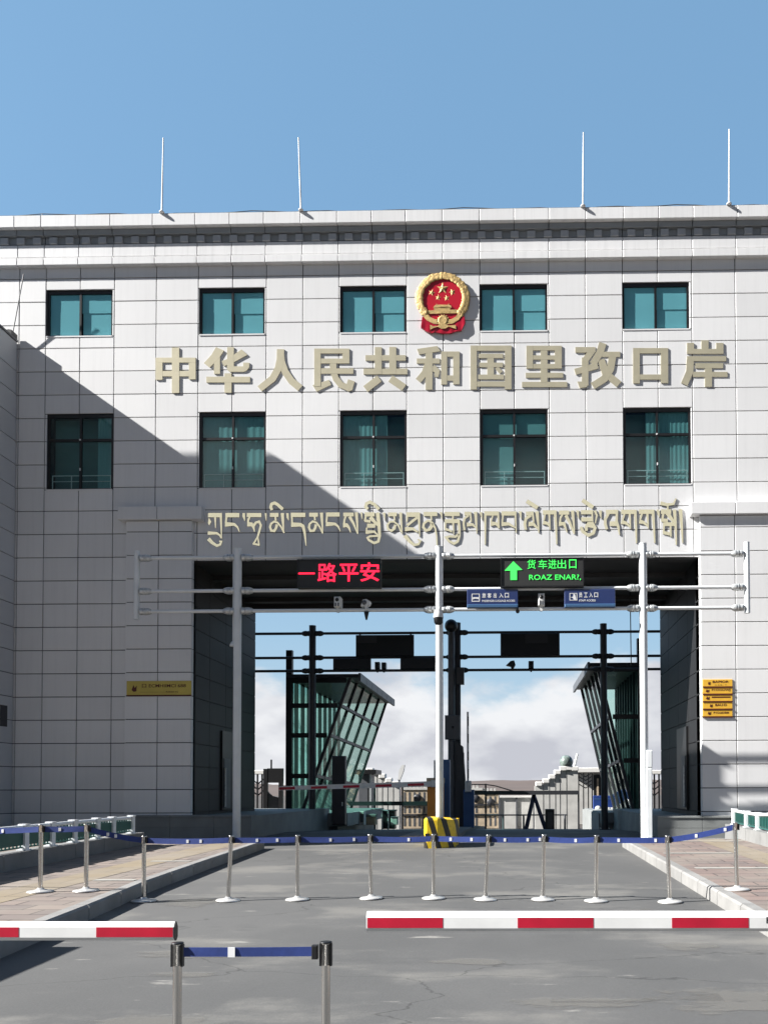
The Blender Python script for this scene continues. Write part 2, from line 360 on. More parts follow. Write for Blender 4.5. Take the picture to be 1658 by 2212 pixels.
# ------------------------------------------------------------------ ground, road, pavements
def sheet(name, xs, ys, zf, mat):
    mb=MB(); v=[(x,y,zf(x,y)) for y in ys for x in xs]; n=len(xs)
    f=[(j*n+i,j*n+i+1,(j+1)*n+i+1,(j+1)*n+i) for j in range(len(ys)-1) for i in range(n-1)]
    mb.add(v,f,True); return mb.build(name,mat)
YS=[-60,-20,0,5,8,11,14,17,19,21.5,24,27,30,34,38,42,46]
soil=mk('dry_soil',(.065,.055,.047),.95,var=.18,scale=.05)
struct(sheet('ground',[-900,-80,-20,20,80,900],YS+[60,120,900],lambda x,y:gz(y)-.03,soil))
def asphalt():
    m=bpy.data.materials.new('dusty_asphalt'); m.use_nodes=True; t=m.node_tree; n=t.nodes; l=t.links
    b=n['Principled BSDF']; b.inputs['Roughness'].default_value=.85
    c=n.new('ShaderNodeTexCoord')
    def noise(sc,st,det=6,ro=.55):
        mp=n.new('ShaderNodeMapping'); mp.inputs['Scale'].default_value=st; l.new(c.outputs['Object'],mp.inputs[0])
        x=n.new('ShaderNodeTexNoise'); x.inputs['Scale'].default_value=sc; x.inputs['Detail'].default_value=det; x.inputs['Roughness'].default_value=ro
        l.new(mp.outputs[0],x.inputs[0]); return x.outputs['Fac']
    def ramp(v,a,bb):
        r=n.new('ShaderNodeMapRange'); r.interpolation_type='SMOOTHSTEP'; r.inputs[1].default_value=a; r.inputs[2].default_value=bb; l.new(v,r.inputs[0]); return r.outputs[0]
    def mix(f,a,bb):
        x=n.new('ShaderNodeMixRGB'); l.new(f,x.inputs[0])
        for i,k in ((1,a),(2,bb)):
            if isinstance(k,tuple): x.inputs[i].default_value=(*k,1)
            else: l.new(k,x.inputs[i])
        return x.outputs[0]
    big=ramp(noise(.35,(1,.8,1)),.35,.68)
    col=mix(big,(.080,.080,.0785),(.104,.103,.100))
    dust=ramp(noise(.55,(.7,1.3,1),8,.62),.50,.66)
    col=mix(dust,col,(.155,.150,.138))
    thin=ramp(noise(1.5,(.55,2.6,1),9,.7),.62,.70)
    col=mix(thin,col,(.25,.24,.22))
    oil=ramp(noise(.8,(.6,1.2,1),6,.6),.60,.74)
    col=mix(oil,col,(.072,.072,.071))
    fine=noise(55,(1,1,1),3)
    v=n.new('ShaderNodeMapRange'); v.inputs[3].default_value=.80; v.inputs[4].default_value=1.2; l.new(fine,v.inputs[0])
    s=n.new('ShaderNodeVectorMath'); s.operation='SCALE'; l.new(col,s.inputs[0]); l.new(v.outputs[0],s.inputs['Scale'])
    # long hairline cracks
    mp=n.new('ShaderNodeMapping'); mp.inputs['Scale'].default_value=(.16,.42,1); l.new(c.outputs['Object'],mp.inputs[0])
    dn=n.new('ShaderNodeTexNoise'); dn.inputs['Scale'].default_value=2.2; dn.inputs['Detail'].default_value=6; l.new(mp.outputs[0],dn.inputs[0])
    va=n.new('ShaderNodeVectorMath'); va.operation='ADD'; l.new(mp.outputs[0],va.inputs[0])
    sc=n.new('ShaderNodeVectorMath'); sc.operation='SCALE'; sc.inputs['Scale'].default_value=.5; l.new(dn.outputs['Color'],sc.inputs[0]); l.new(sc.outputs[0],va.inputs[1])
    vo=n.new('ShaderNodeTexVoronoi'); vo.feature='DISTANCE_TO_EDGE'; vo.inputs['Scale'].default_value=1.0; l.new(va.outputs[0],vo.inputs[0])
    ck=n.new('ShaderNodeMapRange'); ck.inputs[1].default_value=.0; ck.inputs[2].default_value=.0035; ck.inputs[3].default_value=.55; ck.inputs[4].default_value=1; l.new(vo.outputs['Distance'],ck.inputs[0])
    s2=n.new('ShaderNodeVectorMath'); s2.operation='SCALE'; l.new(s.outputs[0],s2.inputs[0]); l.new(ck.outputs[0],s2.inputs['Scale'])
    l.new(s2.outputs[0],b.inputs['Base Color'])
    bp=n.new('ShaderNodeBump'); bp.inputs['Strength'].default_value=.25; bp.inputs['Distance'].default_value=.006; l.new(fine,bp.inputs['Height']); l.new(bp.outputs[0],b.inputs['Normal'])
    return m
M['asphalt']=asphalt()
struct(sheet('road',[-10.6,-6.2,-3,0,3,6.3],YS,lambda x,y:gz(y),M['asphalt']))
def dust():
    m=bpy.data.materials.new('dried_dust'); m.use_nodes=True; t=m.node_tree; n=t.nodes; l=t.links; b=n['Principled BSDF']
    b.inputs['Roughness'].default_value=.95; b.inputs['Base Color'].default_value=(.185,.178,.163,1)
    c=n.new('ShaderNodeTexCoord'); ns=n.new('ShaderNodeTexNoise'); ns.inputs['Scale'].default_value=2.6; ns.inputs['Detail'].default_value=9; ns.inputs['Roughness'].default_value=.68
    mp=n.new('ShaderNodeMapping'); mp.inputs['Scale'].default_value=(.6,1.5,1); l.new(c.outputs['Object'],mp.inputs[0]); l.new(mp.outputs[0],ns.inputs[0])
    g=n.new('ShaderNodeVectorMath'); g.operation='DISTANCE'; l.new(c.outputs['Generated'],g.inputs[0]); g.inputs[1].default_value=(.5,.5,0)
    # Generated z is flat: only x and y count
    sp=n.new('ShaderNodeSeparateXYZ'); l.new(c.outputs['Generated'],sp.inputs[0]); cb=n.new('ShaderNodeCombineXYZ'); l.new(sp.outputs[0],cb.inputs[0]); l.new(sp.outputs[1],cb.inputs[1]); l.new(cb.outputs[0],g.inputs[0])
    f=n.new('ShaderNodeMapRange'); f.inputs[1].default_value=.12; f.inputs[2].default_value=.5; f.inputs[3].default_value=.20; f.inputs[4].default_value=-.28; l.new(g.outputs['Value'],f.inputs[0])
    a=n.new('ShaderNodeMath'); a.operation='ADD'; l.new(ns.outputs['Fac'],a.inputs[0]); l.new(f.outputs[0],a.inputs[1])
    r=n.new('ShaderNodeMapRange'); r.interpolation_type='SMOOTHSTEP'; r.inputs[1].default_value=.52; r.inputs[2].default_value=.66; r.inputs[4].default_value=.5; l.new(a.outputs[0],r.inputs[0]); l.new(r.outputs[0],b.inputs['Alpha'])
    return m
M['dust']=dust()
for x0,x1,y0,y1 in ((-4.3,-1.6,6.9,7.7),(-3.6,-2.0,6.35,6.75),(-1.0,.3,6.75,7.25),(.3,3.4,5.0,6.6),(-.6,1.6,5.5,6.0),(1.1,2.4,7.2,8.0),(-4.9,-3.4,9.3,11.2),(-1.9,.6,8.2,9.0),(.6,2.5,8.6,10.0),(-3.4,-1.5,4.9,5.7)):
    struct(sheet('dust_patch',[x0,x1],[y0,(y0+y1)/2,y1],lambda x,y:gz(y)+.004,M['dust']))
# kerb lines (x of the road-side face)
def kl(Y):   # left
    P=[(-8,-4.2),(5,-4.55),(7,-4.72),(9.4,-4.98),(11.1,-5.22),(14,-5.42),(17.6,-5.62)]
    for (a,xa),(b,xb) in zip(P,P[1:]):
        if Y<=b: return xa+(xb-xa)*(Y-a)/(b-a)
    return P[-1][1]
def kr(Y): return 2.62+.05*math.sin(Y*.2)
KH=.185; KW=.16
mb=MB()
def kerb_run(fn, sgn, y0, y1, step):
    y=y0
    while y<y1-.01:
        e=min(y+step,y1); g=.008
        a,b=y+g,e-g
        def P(Y,off,z): return (fn(Y)+sgn*off,Y,z)
        q=[]
        for z,in_ in ((-.05,0),(KH-.025,0),(KH,.025)):
            q.append((P(a,in_,gz(a)+z),P(b,in_,gz(b)+z)))
        bk=(P(a,KW,gz(a)-.05),P(b,KW,gz(b)-.05),P(a,KW,gz(a)+KH),P(b,KW,gz(b)+KH))
        v=[q[0][0],q[0][1],q[1][0],q[1][1],q[2][0],q[2][1],bk[2],bk[3],bk[0],bk[1]]
        f=[(0,2,3,1),(2,4,5,3),(4,6,7,5),(6,8,9,7),(0,8,6,4,2),(1,3,5,7,9)]
        if sgn>0: f=[t[::-1] for t in f]
        mb.add(v,f); y=e
YL,YR=17.6,17.9
kerb_run(kl,-1,-4,YL,1.0); kerb_run(kr,1,-4,YR,1.0)
# returns along the end of the pavement
x=kl(YL)-KW
while x>-9.5:
    mb.box(x-.99,x-.008,YL-KW,YL,gz(YL)-.05,gz(YL)+KH); x-=1.0
x=kr(YR)+KW
while x<6.2:
    mb.box(x+.008,x+.99,YR-KW,YR,gz(YR)-.05,gz(YR)+KH); x+=1.0
kb=struct(mb.build('kerb',M['kerb'],None,True))
# pavements: pavers in a stack bond, a tactile strip and pale cross bands
def pavers(name, c1, c2, sx, sy, mortar=.015):
    m=bpy.data.materials.new(name); m.use_nodes=True; t=m.node_tree; n=t.nodes; l=t.links
    b=n['Principled BSDF']; b.inputs['Roughness'].default_value=.85
    c=n.new('ShaderNodeTexCoord')
    dn=n.new('ShaderNodeTexNoise'); dn.inputs['Scale'].default_value=1.4; l.new(c.outputs['Object'],dn.inputs[0])
    sc=n.new('ShaderNodeVectorMath'); sc.operation='SCALE'; sc.inputs['Scale'].default_value=.05; l.new(dn.outputs['Color'],sc.inputs[0])
    va=n.new('ShaderNodeVectorMath'); va.operation='ADD'; l.new(c.outputs['Object'],va.inputs[0]); l.new(sc.outputs[0],va.inputs[1])
    br=n.new('ShaderNodeTexBrick'); br.inputs['Scale'].default_value=1; br.inputs['Brick Width'].default_value=sx; br.inputs['Row Height'].default_value=sy
    br.inputs['Mortar Size'].default_value=mortar; br.inputs['Mortar Smooth'].default_value=.3; br.inputs['Bias'].default_value=0
    br.inputs['Color1'].default_value=(*c1,1); br.inputs['Color2'].default_value=(*c2,1); br.inputs['Mortar'].default_value=(.065,.055,.05,1)
    l.new(va.outputs[0],br.inputs[0])
    ns=n.new('ShaderNodeTexNoise'); ns.inputs['Scale'].default_value=.9; ns.inputs['Detail'].default_value=8; ns.inputs['Roughness'].default_value=.65; l.new(c.outputs['Object'],ns.inputs[0])
    r=n.new('ShaderNodeMapRange'); r.inputs[1].default_value=.42; r.inputs[2].default_value=.68; r.inputs[3].default_value=.0; r.inputs[4].default_value=.75; l.new(ns.outputs['Fac'],r.inputs[0])
    mx=n.new('ShaderNodeMixRGB'); l.new(r.outputs[0],mx.inputs[0]); l.new(br.outputs['Color'],mx.inputs[1]); mx.inputs[2].default_value=(.25,.22,.185,1)
    l.new(mx.outputs[0],b.inputs['Base Color'])
    bp=n.new('ShaderNodeBump'); bp.inputs['Strength'].default_value=.6; bp.inputs['Distance'].default_value=.008; bp.invert=True; l.new(br.outputs['Fac'],bp.inputs['Height']); l.new(bp.outputs[0],b.inputs['Normal'])
    return m
M['pav']=pavers('pink_pavers',(.215,.155,.135),(.155,.125,.115),.62,.31)
M['pavl']=pavers('grey_pink_pavers',(.225,.18,.155),(.155,.13,.12),.55,.30)
M['tact']=pavers('tan_tactile',(.235,.19,.128),(.21,.17,.117),.6,.6,.006)
M['band']=mk('pale_band',(.34,.33,.30),.85,var=.15,scale=4)
def strip(name, fa, fb, y0, y1, dz, mat, n=26):
    mb=MB(); ys=[y0+(y1-y0)*i/n for i in range(n+1)]
    v=[]; 
    for y in ys:
        v += [(fa(y),y,gz(y)+dz),(fb(y),y,gz(y)+dz)]
    mb.add(v,[(2*i,2*i+1,2*i+3,2*i+2) for i in range(n)]); return mb.build(name,mat)
S0=KH-.004
struct(strip('pavement',lambda y:-14.5,lambda y:kl(y)-KW,-4,YL-KW,S0,M['pavl']))
struct(strip('pavement',lambda y:kr(y)+KW,lambda y:9.5,-4,YR-KW,S0,M['pav']))
struct(strip('tactile_paving',lambda y:-6.9+.02*y,lambda y:-6.25+.02*y,-4,YL-KW,S0+.004,M['tact']))
struct(strip('tactile_paving',lambda y:4.25,lambda y:4.85,-4,YR-KW,S0+.004,M['tact']))
for y,x0,x1 in ((11.0,-6.0,-5.4),(13.4,-6.3,-5.6),(8.6,-8.0,-6.6)):
    struct(strip('paving_band',lambda q:x0,lambda q:x1,y,y+.13,S0+.008,M['band'],2))
for y,x0,x1 in ((9.4,3.3,5.3),(12.3,2.95,4.2),(14.6,2.9,4.2),(17.2,2.9,5.2)):
    struct(strip('paving_band',lambda q:x0,lambda q:x1,y,y+.14,S0+.008,M['band'],2))
# far hills
hm=mk('far_hill',(.10,.074,.062),.95,var=.12,scale=.02)
mb=MB(); nx,ny=70,12; v=[]
rr=random.Random(3)
for j in range(ny):
    for i in range(nx):
        X=-420+840*i/(nx-1); Y=330+45*j
        h=(j/(ny-1))**.8*(9+3.5*math.sin(X*.012+.8)+2*math.sin(X*.035+j)+1.2*rr.random())
        v.append((X,Y,-.9+h))
mb.add(v,[(j*nx+i,j*nx+i+1,(j+1)*nx+i+1,(j+1)*nx+i) for j in range(ny-1) for i in range(nx-1)],True)
struct(mb.build('hills',hm))
# raised lane island
mb=MB(); mb.hexa([(-2.75,19.2,gz(19.2)-.05),(-1.35,19.2,gz(19.2)-.05),(-1.35,29,gz(29)-.05),(-2.75,29,gz(29)-.05)],
                 [(-2.75,19.2,gz(19.2)+.16),(-1.35,19.2,gz(19.2)+.16),(-1.35,29,gz(29)+.16),(-2.75,29,gz(29)+.16)])
mb.hexa([(-2.75,29.01,gz(29)-.05),(-1.35,29.01,gz(29)-.05),(-1.35,42,gz(42)-.05),(-2.75,42,gz(42)-.05)],
        [(-2.75,29.01,gz(29)+.16),(-1.35,29.01,gz(29)+.16),(-1.35,42,gz(42)+.16),(-2.75,42,gz(42)+.16)])
struct(mb.build('lane_island',M['concrete']))
# ------------------------------------------------------------------ the port building
Y0=21.3; YB=26.8
B=thing('port_building',(-1.8,Y0,.29),'white panelled border port building with a tall drive-through opening','building')
def Xw(px,py=1000,Y=Y0): return at(px,py,Y)[0]
def Zw(py,px=830,Y=Y0): return at(px,py,Y)[1]
cols_px=[38.9,96.4,170.6,244.8,335.7,426.6,500.8,574,653,731,805,878,957,1036.6,1111,1186,1265,1345.7,1421.5,1495.7,1590]
XS=[Xw(p) for p in cols_px]
dx=XS[1]-XS[2]
left=[XS[0]-.95*k for k in range(6,0,-1)]
right=[XS[-1]+1.17*k for k in range(1,6)]
XS=left+XS+right
ZJ=[Zw(599.5+50.25*k,300) for k in range(-1,25)]       # horizontal joints, going down
ZT=ZJ[1]
OPX0,OPX1=-8.9,5.25
ZL=Zw(1208); 
W_up=[(102,243),(431,571.5),(735,876),(1036,1181),(1343.5,1487)]
W_lo=[(102,243),(431,573),(735,877),(1038,1182),(1347,1491)]
ZU0,ZU1=Zw(718,805),Zw(617.5,805)
ZL0,ZL1=Zw(1051,805),Zw(886.5,805)
wins=[]
for k,(a,b) in enumerate(W_up): wins.append((Xw(a,670),Xw(b,670),ZU0,ZU1,'up',k))
for k,(a,b) in enumerate(W_lo): wins.append((Xw(a,970),Xw(b,970),ZL0,ZL1,'lo',k))
# backing wall: solid masses around the window recesses and the opening
XA,XZ=XS[0],XS[-1]
ZTOP=Zw(470)
REC=.115
def cutgrid(mb, x0,x1,z0,z1, holes, y0,y1):
    xs=sorted({x0,x1,*[c for h in holes for c in h[:2] if x0<c<x1]}); zs=sorted({z0,z1,*[c for h in holes for c in h[2:4] if z0<c<z1]})
    for a,b in zip(xs,xs[1:]):
        for c,d in zip(zs,zs[1:]):
            mx_,mz=(a+b)/2,(c+d)/2
            if any(h[0]<mx_<h[1] and h[2]<mz<h[3] for h in holes): continue
            mb.box(a,b,y0,y1,c,d)
mb=MB()
holes=[wv[:4] for wv in wins]+[(OPX0,OPX1,-2,ZL)]
cutgrid(mb,XA,XZ,-.2,ZTOP,holes,Y0+.03,Y0+.34)
mb.box(XA,XZ,Y0+.9,YB,ZL+.30,ZTOP)       # bulk of the upper floors behind the rooms
mb.box(XA,OPX0-.32,Y0+.9,YB,-.9,ZL+.28)
mb.box(OPX1+.32,XZ,Y0+.9,YB,-.9,ZL+.28)
mb.box(XA,XZ,Y0+.345,Y0+.895,ZTOP-.3,ZTOP)
mb.build('wall',M['joint'],B)
# cladding panels with open joints
mb=MB(); G=.011
PXL=(at(270,1400,Y0-.15)[0],at(414,1400,Y0-.15)[0]); PXR=(at(1515,1400,Y0-.15)[0],XZ)
rows=sorted(ZJ+[ZJ[0]+.64])
for a,b in zip(XS,XS[1:]):
    segs=[]
    for c,d in zip(rows,rows[1:]):
        segs.append((c,d))
    if rows[0]>-.2: segs.append((.25,rows[0]))
    for c,d in segs:
        if d<.3: continue
        c=max(c,.27)
        rest=[(a,b,c,d)]
        for h in holes:
            new=[]
            for (p,q,s,t) in rest:
                if h[1]<=p or h[0]>=q or h[3]<=s or h[2]>=t: new.append((p,q,s,t)); continue
                if h[2]>s: new.append((p,q,s,h[2]))
                if h[3]<t: new.append((p,q,h[3],t))
                u,v=max(s,h[2]),min(t,h[3])
                if h[0]>p: new.append((p,h[0],u,v))
                if h[1]<q: new.append((h[1],q,u,v))
            rest=new
        for (p,q,s,t) in rest:
            if t-s<.05 or q-p<.03: continue
            j=random.uniform(-.0025,.0025)
            mb.cbox(p+G,q-G,Y0+j,Y0+.029,s+G,t-G,.006)
mb.build('wall_panels',M['panel'],B)
# cornice bands
def band(name,py0,py1,off,mat,back=.028,chop=True,step=None):
    Yf=Y0-off; z0=Zw(py0,830,Yf); z1=Zw(py1,830,Yf); mb=MB()
    for a,b in zip(XS,XS[1:]): mb.cbox(a+.009,b-.009,Yf,Y0+back,z0,z1,.008)
    return mb.build(name,mat,B), z0,z1
o,z0a,z1a=band('parapet',479,454,.28,M['corn'])
o,_,_=band('cornice_recess',497.5,480.5,.16,M['dent'])
o,zd0,zd1=band('dentil_band',517.5,499,.055,M['dent'])
band('frieze',545,519,.10,M['corn'])
band('string_course',562,546.5,.14,M['corn'])
x=XA+.1; Yd=Y0-.125; dn0=None
zq0,zq1=Zw(516,830,Yd),Zw(501.5,830,Yd)
while x<XZ:
    if x>-15.2 and x<8.2:
        if dn0 is None: dn0=MB().cbox(x,x+.225,Yd,Y0-.056,zq0,zq1,.012).build('dentil',M['dentl'],B); xd0=x
        else:
            c=dn0.copy(); COL.objects.link(c); c.location.x+=x-xd0
    x+=.4645
mb=MB(); mb.box(XA,XZ,Y0-.27,YB,z1a-.02,z1a+.012); mb.build('roof',M['concrete'],B)
mb=MB()
prev=None
for i in range(60):
    X=XA+(XZ-XA)*i/59; p=(X,Y0-.2,z1a+.06+.025*math.sin(i*1.7)+.02*math.sin(i*.6))
    if prev: mb.cyl(prev,p,.012,n=6)
    if i%4==0: mb.cyl((X,Y0-.2,z1a),p,.012,n=6)
    prev=p
mb.build('lightning_wire',M['dgrey'],B)
# pilasters with caps
def pilaster(x0,x1,capx0,capx1,zc0,zc1,zbot,joints):
    mb=MB(); xm=[x0]+joints+[x1]
    for a,b in zip(xm,xm[1:]):
        zs=[zbot]+[z for z in sorted(ZJ) if zbot+.1<z<zc0-.1]+[zc0]
        for c,d in zip(zs,zs[1:]): mb.cbox(a+G,b-G,Y0-.15,Y0-.12,c+G,d-G,.006)
    for c,d in zip(zs,zs[1:]):
        mb.box(x0+.004,x0+.03,Y0-.118,Y0-.004,c+G,d-G); mb.box(x1-.03,x1-.004,Y0-.118,Y0-.004,c+G,d-G)
    pl=mb.build('pilaster',M['panel'],B)
    mb=MB(); mb.box(x0+.032,x1-.032,Y0-.118,Y0-.006,zbot,zc0); mb.build('pilaster_core',M['joint'],pl)
    mb=MB(); jm=[capx0]+joints+[capx1]
    for a,b in zip(jm,jm[1:]): mb.cbox(a+.008,b-.008,Y0-.26,Y0-.003,zc0+.004,zc1,.01)
    mb.build('pilaster_cap',M['panel'],pl)
jl=[at(341,1400,Y0-.15)[0]]
pilaster(PXL[0],PXL[1],at(254,1107,Y0-.26)[0],at(436,1107,Y0-.26)[0],Zw(1121,340,Y0-.26),Zw(1093,340,Y0-.26),.3,jl)
PXR=(at(1512,1400,Y0-.15)[0],XZ)
jr=[at(1588+78*k,1400,Y0-.15)[0] for k in range(5)]
pilaster(PXR[0],PXR[1],at(1491,1095,Y0-.26)[0],XZ,Zw(1109,1570,Y0-.26),Zw(1083,1570,Y0-.26),.3,jr)
# the passage
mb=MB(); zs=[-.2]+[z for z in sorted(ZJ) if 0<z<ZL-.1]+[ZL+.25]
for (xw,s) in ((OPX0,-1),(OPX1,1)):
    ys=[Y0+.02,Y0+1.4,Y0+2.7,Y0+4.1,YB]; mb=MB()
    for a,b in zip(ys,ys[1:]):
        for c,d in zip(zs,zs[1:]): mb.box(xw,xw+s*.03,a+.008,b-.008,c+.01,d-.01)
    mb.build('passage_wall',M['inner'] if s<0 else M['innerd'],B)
mb=MB(); mb.box(OPX0-.3,OPX0-.031,Y0+.36,YB+.02,-.9,ZL+.29); mb.box(OPX1+.031,OPX1+.3,Y0+.36,YB+.02,-.9,ZL+.29)
mb.build('passage_core',M['joint'],B)
ZS2=Zw(1320,985,YB)
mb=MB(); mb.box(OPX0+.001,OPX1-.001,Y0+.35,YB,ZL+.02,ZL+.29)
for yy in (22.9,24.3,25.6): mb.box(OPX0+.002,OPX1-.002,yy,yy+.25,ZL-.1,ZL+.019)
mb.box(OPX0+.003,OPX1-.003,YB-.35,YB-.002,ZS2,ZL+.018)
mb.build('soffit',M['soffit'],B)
mb=MB(); mb.box(XA,XZ,Y0+.345,Y0+.89,ZL+.295,ZL+.6); mb.build('lintel_fill',M['joint'],B)
for (xw,s,y0,y1) in ((OPX0,1,23.6,25.0),(OPX1,-1,22.7,24.0)):
    mb=MB(); mb.box(xw+s*.001,xw+s*.06,y0,y1,1.0,3.45); d=mb.build('door',M['black'],B)
    mb=MB(); mb.box(xw+s*.061,xw+s*.08,y0+.1,y0+.62,1.05,2.6); mb.build('door_panel',M['dgrey'],d)
    mb=MB(); mb.box(xw+s*.081,xw+s*.12,y0+.12,y0+.16,1.1,2.3); mb.build('handle',M['galv'],d)
mb=MB()
for (a,b) in ((275,542),): mb.box(at(a,1790,20.8)[0],at(b,1790,20.8)[0],20.8,29.9,-.3,at(400,1763,20.8)[1])
mb.build('platform',M['plinth'],B); mb=MB()
mb.box(at(1420,1790,20.8)[0],XZ-4,20.8,29.9,-.3,at(1500,1764,20.8)[1])
mb.build('platform',M['plinth'],B)
for (a,b,py) in ((275,542,1763),(1420,1720,1764)):
    xa,xb=at(a,1790,20.8)[0],at(b,1790,20.8)[0]; zt=at((a+b)/2,py,20.8)[1]
    xx=xa-.02; mb=MB()
    while xx<xb:
        e=min(xx+1.2,xb+.02); mb.cbox(xx+.004,e-.004,20.76,21.2,zt-.03,zt+.03,.008); mb.box(xx+.006,e-.006,20.775,20.799,.2,zt-.30); mb.box(xx+.006,e-.006,20.785,20.799,zt-.29,zt-.035); xx=e
    mb.build('platform_edge',M['plinth'],B)
# windows
def window(x0,x1,z0,z1,kind,k):
    yf=Y0+REC-.06; t=.055; mb=MB(); xm=(x0+x1)/2
    mb.box(x0,x0+t,yf,yf+.06,z0,z1); mb.box(x1-t,x1,yf,yf+.06,z0,z1)
    mb.box(x0+t,x1-t,yf,yf+.06,z1-t*1.6,z1); mb.box(x0+t,x1-t,yf,yf+.06,z0,z0+t*.8)
    mb.box(xm-.03,xm+.03,yf-.004,yf+.06,z0+t*.8,z1-t*1.6)
    # dark lining of the recess (sill, head, left jamb)
    panes=[]
    if kind=='lo':
        zt=z0+(z1-z0)*.66
        mb.box(x0+t,xm-.03,yf-.002,yf+.06,zt-.035,zt+.035); mb.box(xm+.03,x1-t,yf-.002,yf+.06,zt-.035,zt+.035)
        for a,b in ((x0+t,xm-.03),(xm+.03,x1-t)):
            panes += [(a,b,z0+t*.8,zt-.035),(a,b,zt+.035,z1-t*1.6)]
    else:
        panes=[(x0+t,xm-.03,z0+t*.8,z1-t*1.6),(xm+.03,x1-t,z0+t*.8,z1-t*1.6)]
    wn=mb.build('window',M['frame'],B)
    for p in panes:
        mb=MB(); mb.box(p[0]-.004,p[1]+.004,yf+.025,yf+.033,p[2]-.004,p[3]+.004); mb.build('pane',M['pane'] if kind=='up' else M['panelow'],wn)
    mb=MB(); mb.box(x0,x1,Y0-.012,yf-.001,z0-.03,z0+.006); mb.build('sill',M['panel'],wn)
    rnd=random.Random(k*7+(1 if kind=='lo' else 0))
    if kind=='up':
        mb=MB(); zc=z0+(z1-z0)*rnd.uniform(.45,.55)
        mb.box(x0+.02,xm-.006,yf+.045,yf+.05,z0,z1); mb.box(xm+.006,x1-.02,yf+.045,yf+.05,zc,z1); mb.box(xm+.05,x1-.03,yf+.06,yf+.065,z0,zc+.1)
        mb.build('blind',M['blind'],wn)
    else:
        mb=MB(); mb.box(x0+.01,x1-.01,yf+.34,yf+.35,z0,z1); mb.build('room_back',M['dim'],wn)
        mb=MB()
        if k!=3:
            n=14; a=x0+.03; b=x1-.03
            if k==0: a=xm+.45
            if k==2: b=x1-.55
            if k==4: a=x0+.62
            vv=[];
            for i in range(n*4+1):
                X=a+(b-a)*i/(n*4); yy=yf+.085+.004*math.sin(i*1.1)
                vv += [(X,yy,z0+.01),(X,yy,z1-.01)]
            mb.add(vv,[(2*i,2*i+2,2*i+3,2*i+1) for i in range(n*4)],True)
        else:
            mb.box(x0+.03,xm-.01,yf+.085,yf+.09,z0,z1-.02); mb.box(xm,x1-.03,yf+.085,yf+.09,zt,z1-.02)
        mb.build('curtain',M['curtain'],wn)
        mb=MB(); zr=z0+.42
        a,b=(x0+.1,x1-.08)
        mb.box(a,b,yf+.045,yf+.06,zr,zr+.022); mb.box(a,b,yf+.045,yf+.06,zr-.16,zr-.145)
        for X in (a,b-.022,(a+b)/2-.3): mb.box(X,X+.02,yf+.045,yf+.06,z0+.02,zr)
        mb.build('guard_rail',M['white'],wn)
        mb=MB(); mb.box(xm-.012,xm+.012,yf-.035,yf-.005,z0+.55,z0+.62); mb.box(xm-.03,xm+.012,yf-.03,yf-.005,zt-.01,zt+.025)
        mb.build('handle',M['white'],wn)
for wv in wins: window(*wv)

# ------------------------------------------------------------------ wing on the left, carries on towards the camera
Wg=thing('side_wing',(-15,18,.2),'shaded grey panelled wing wall at the left edge of the photo','building')
XWG=at(38,1000,Y0)[0]-.02; ZWG=at(38,741,Y0)[1]
mb=MB(); mb.box(-28,XWG-.03,16.35,Y0-.05,-.2,ZWG); mb.box(-28,XWG-.03,Y0-.05,Y0-.004,-.2,ZWG-.02); mb.build('wall',M['joint'],Wg)
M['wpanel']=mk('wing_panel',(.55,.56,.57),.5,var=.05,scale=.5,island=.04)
mb=MB(); ys=[16.36,17.05,17.9,18.75,19.6,20.45,Y0-.03]
zs=[z for z in sorted(ZJ) if z<ZWG-.2]+[ZWG]
for a,b in zip(ys,ys[1:]):
    for c,d in zip([.2]+zs,zs):
        if d>.3: mb.box(XWG-.029,XWG,a+G,b-G,max(c,.25)+G,d-G)
mb.build('wall_panels',M['wpanel'],Wg)
mb=MB(); mb.box(-28,XWG+.03,16.33,Y0-.03,ZWG+.002,ZWG+.06); mb.build('coping',M['dgrey'],Wg)
mb=MB(); mb.box(XWG-.14,XWG+.02,Y0-.32,Y0-.05,ZWG+.061,ZWG+.2); mb.cyl((XWG-.1,Y0-.25,ZWG+.2),(XWG-.1,Y0-.12,ZWG+.22),.05,n=10); mb.build('roof_bracket',M['black'],Wg)
xv,zv=at(16,1545,20.9); mb=MB(); mb.box(XWG+.001,XWG+.02,20.72,21.0,zv-.3,zv+.28); mb.build('vent',M['dark'],Wg)
Bk=thing('office_block',(-22,17,.2),'tall pale office block left of the road, outside the frame, shading the wall','building')
ZBK=17.12; XBK=-15.25; YK0,YK1=Y0-5.5,Y0-2.2
mb=MB(); mb.box(-34,XBK,YK0,YK1,-.2,ZBK); mb.build('wall',M['wpanel'],Bk)
mb=MB(); mb.box(-34.1,XBK-.001,YK0+.05,YK1-.05,ZBK+.001,ZBK+.02); mb.build('roof',M['concrete'],Bk)
for k in range(4):
    mb=MB(); mb.box(-24,-22,YK0-.04,YK0-.001,2+3.6*k,3.9+3.6*k); mb.build('window',M['frame'],Bk)
mb=MB(); mb.cyl((at(50,592,Y0-.4)[0],Y0-.36,at(50,592,Y0-.36)[1]),(XWG-.05,Y0-.15,ZWG+.2),.014,n=6)
tag(mb.build('guy_cable',M['dgrey']),'thin dark cable slanting down from the cornice to the wing roof','cable')
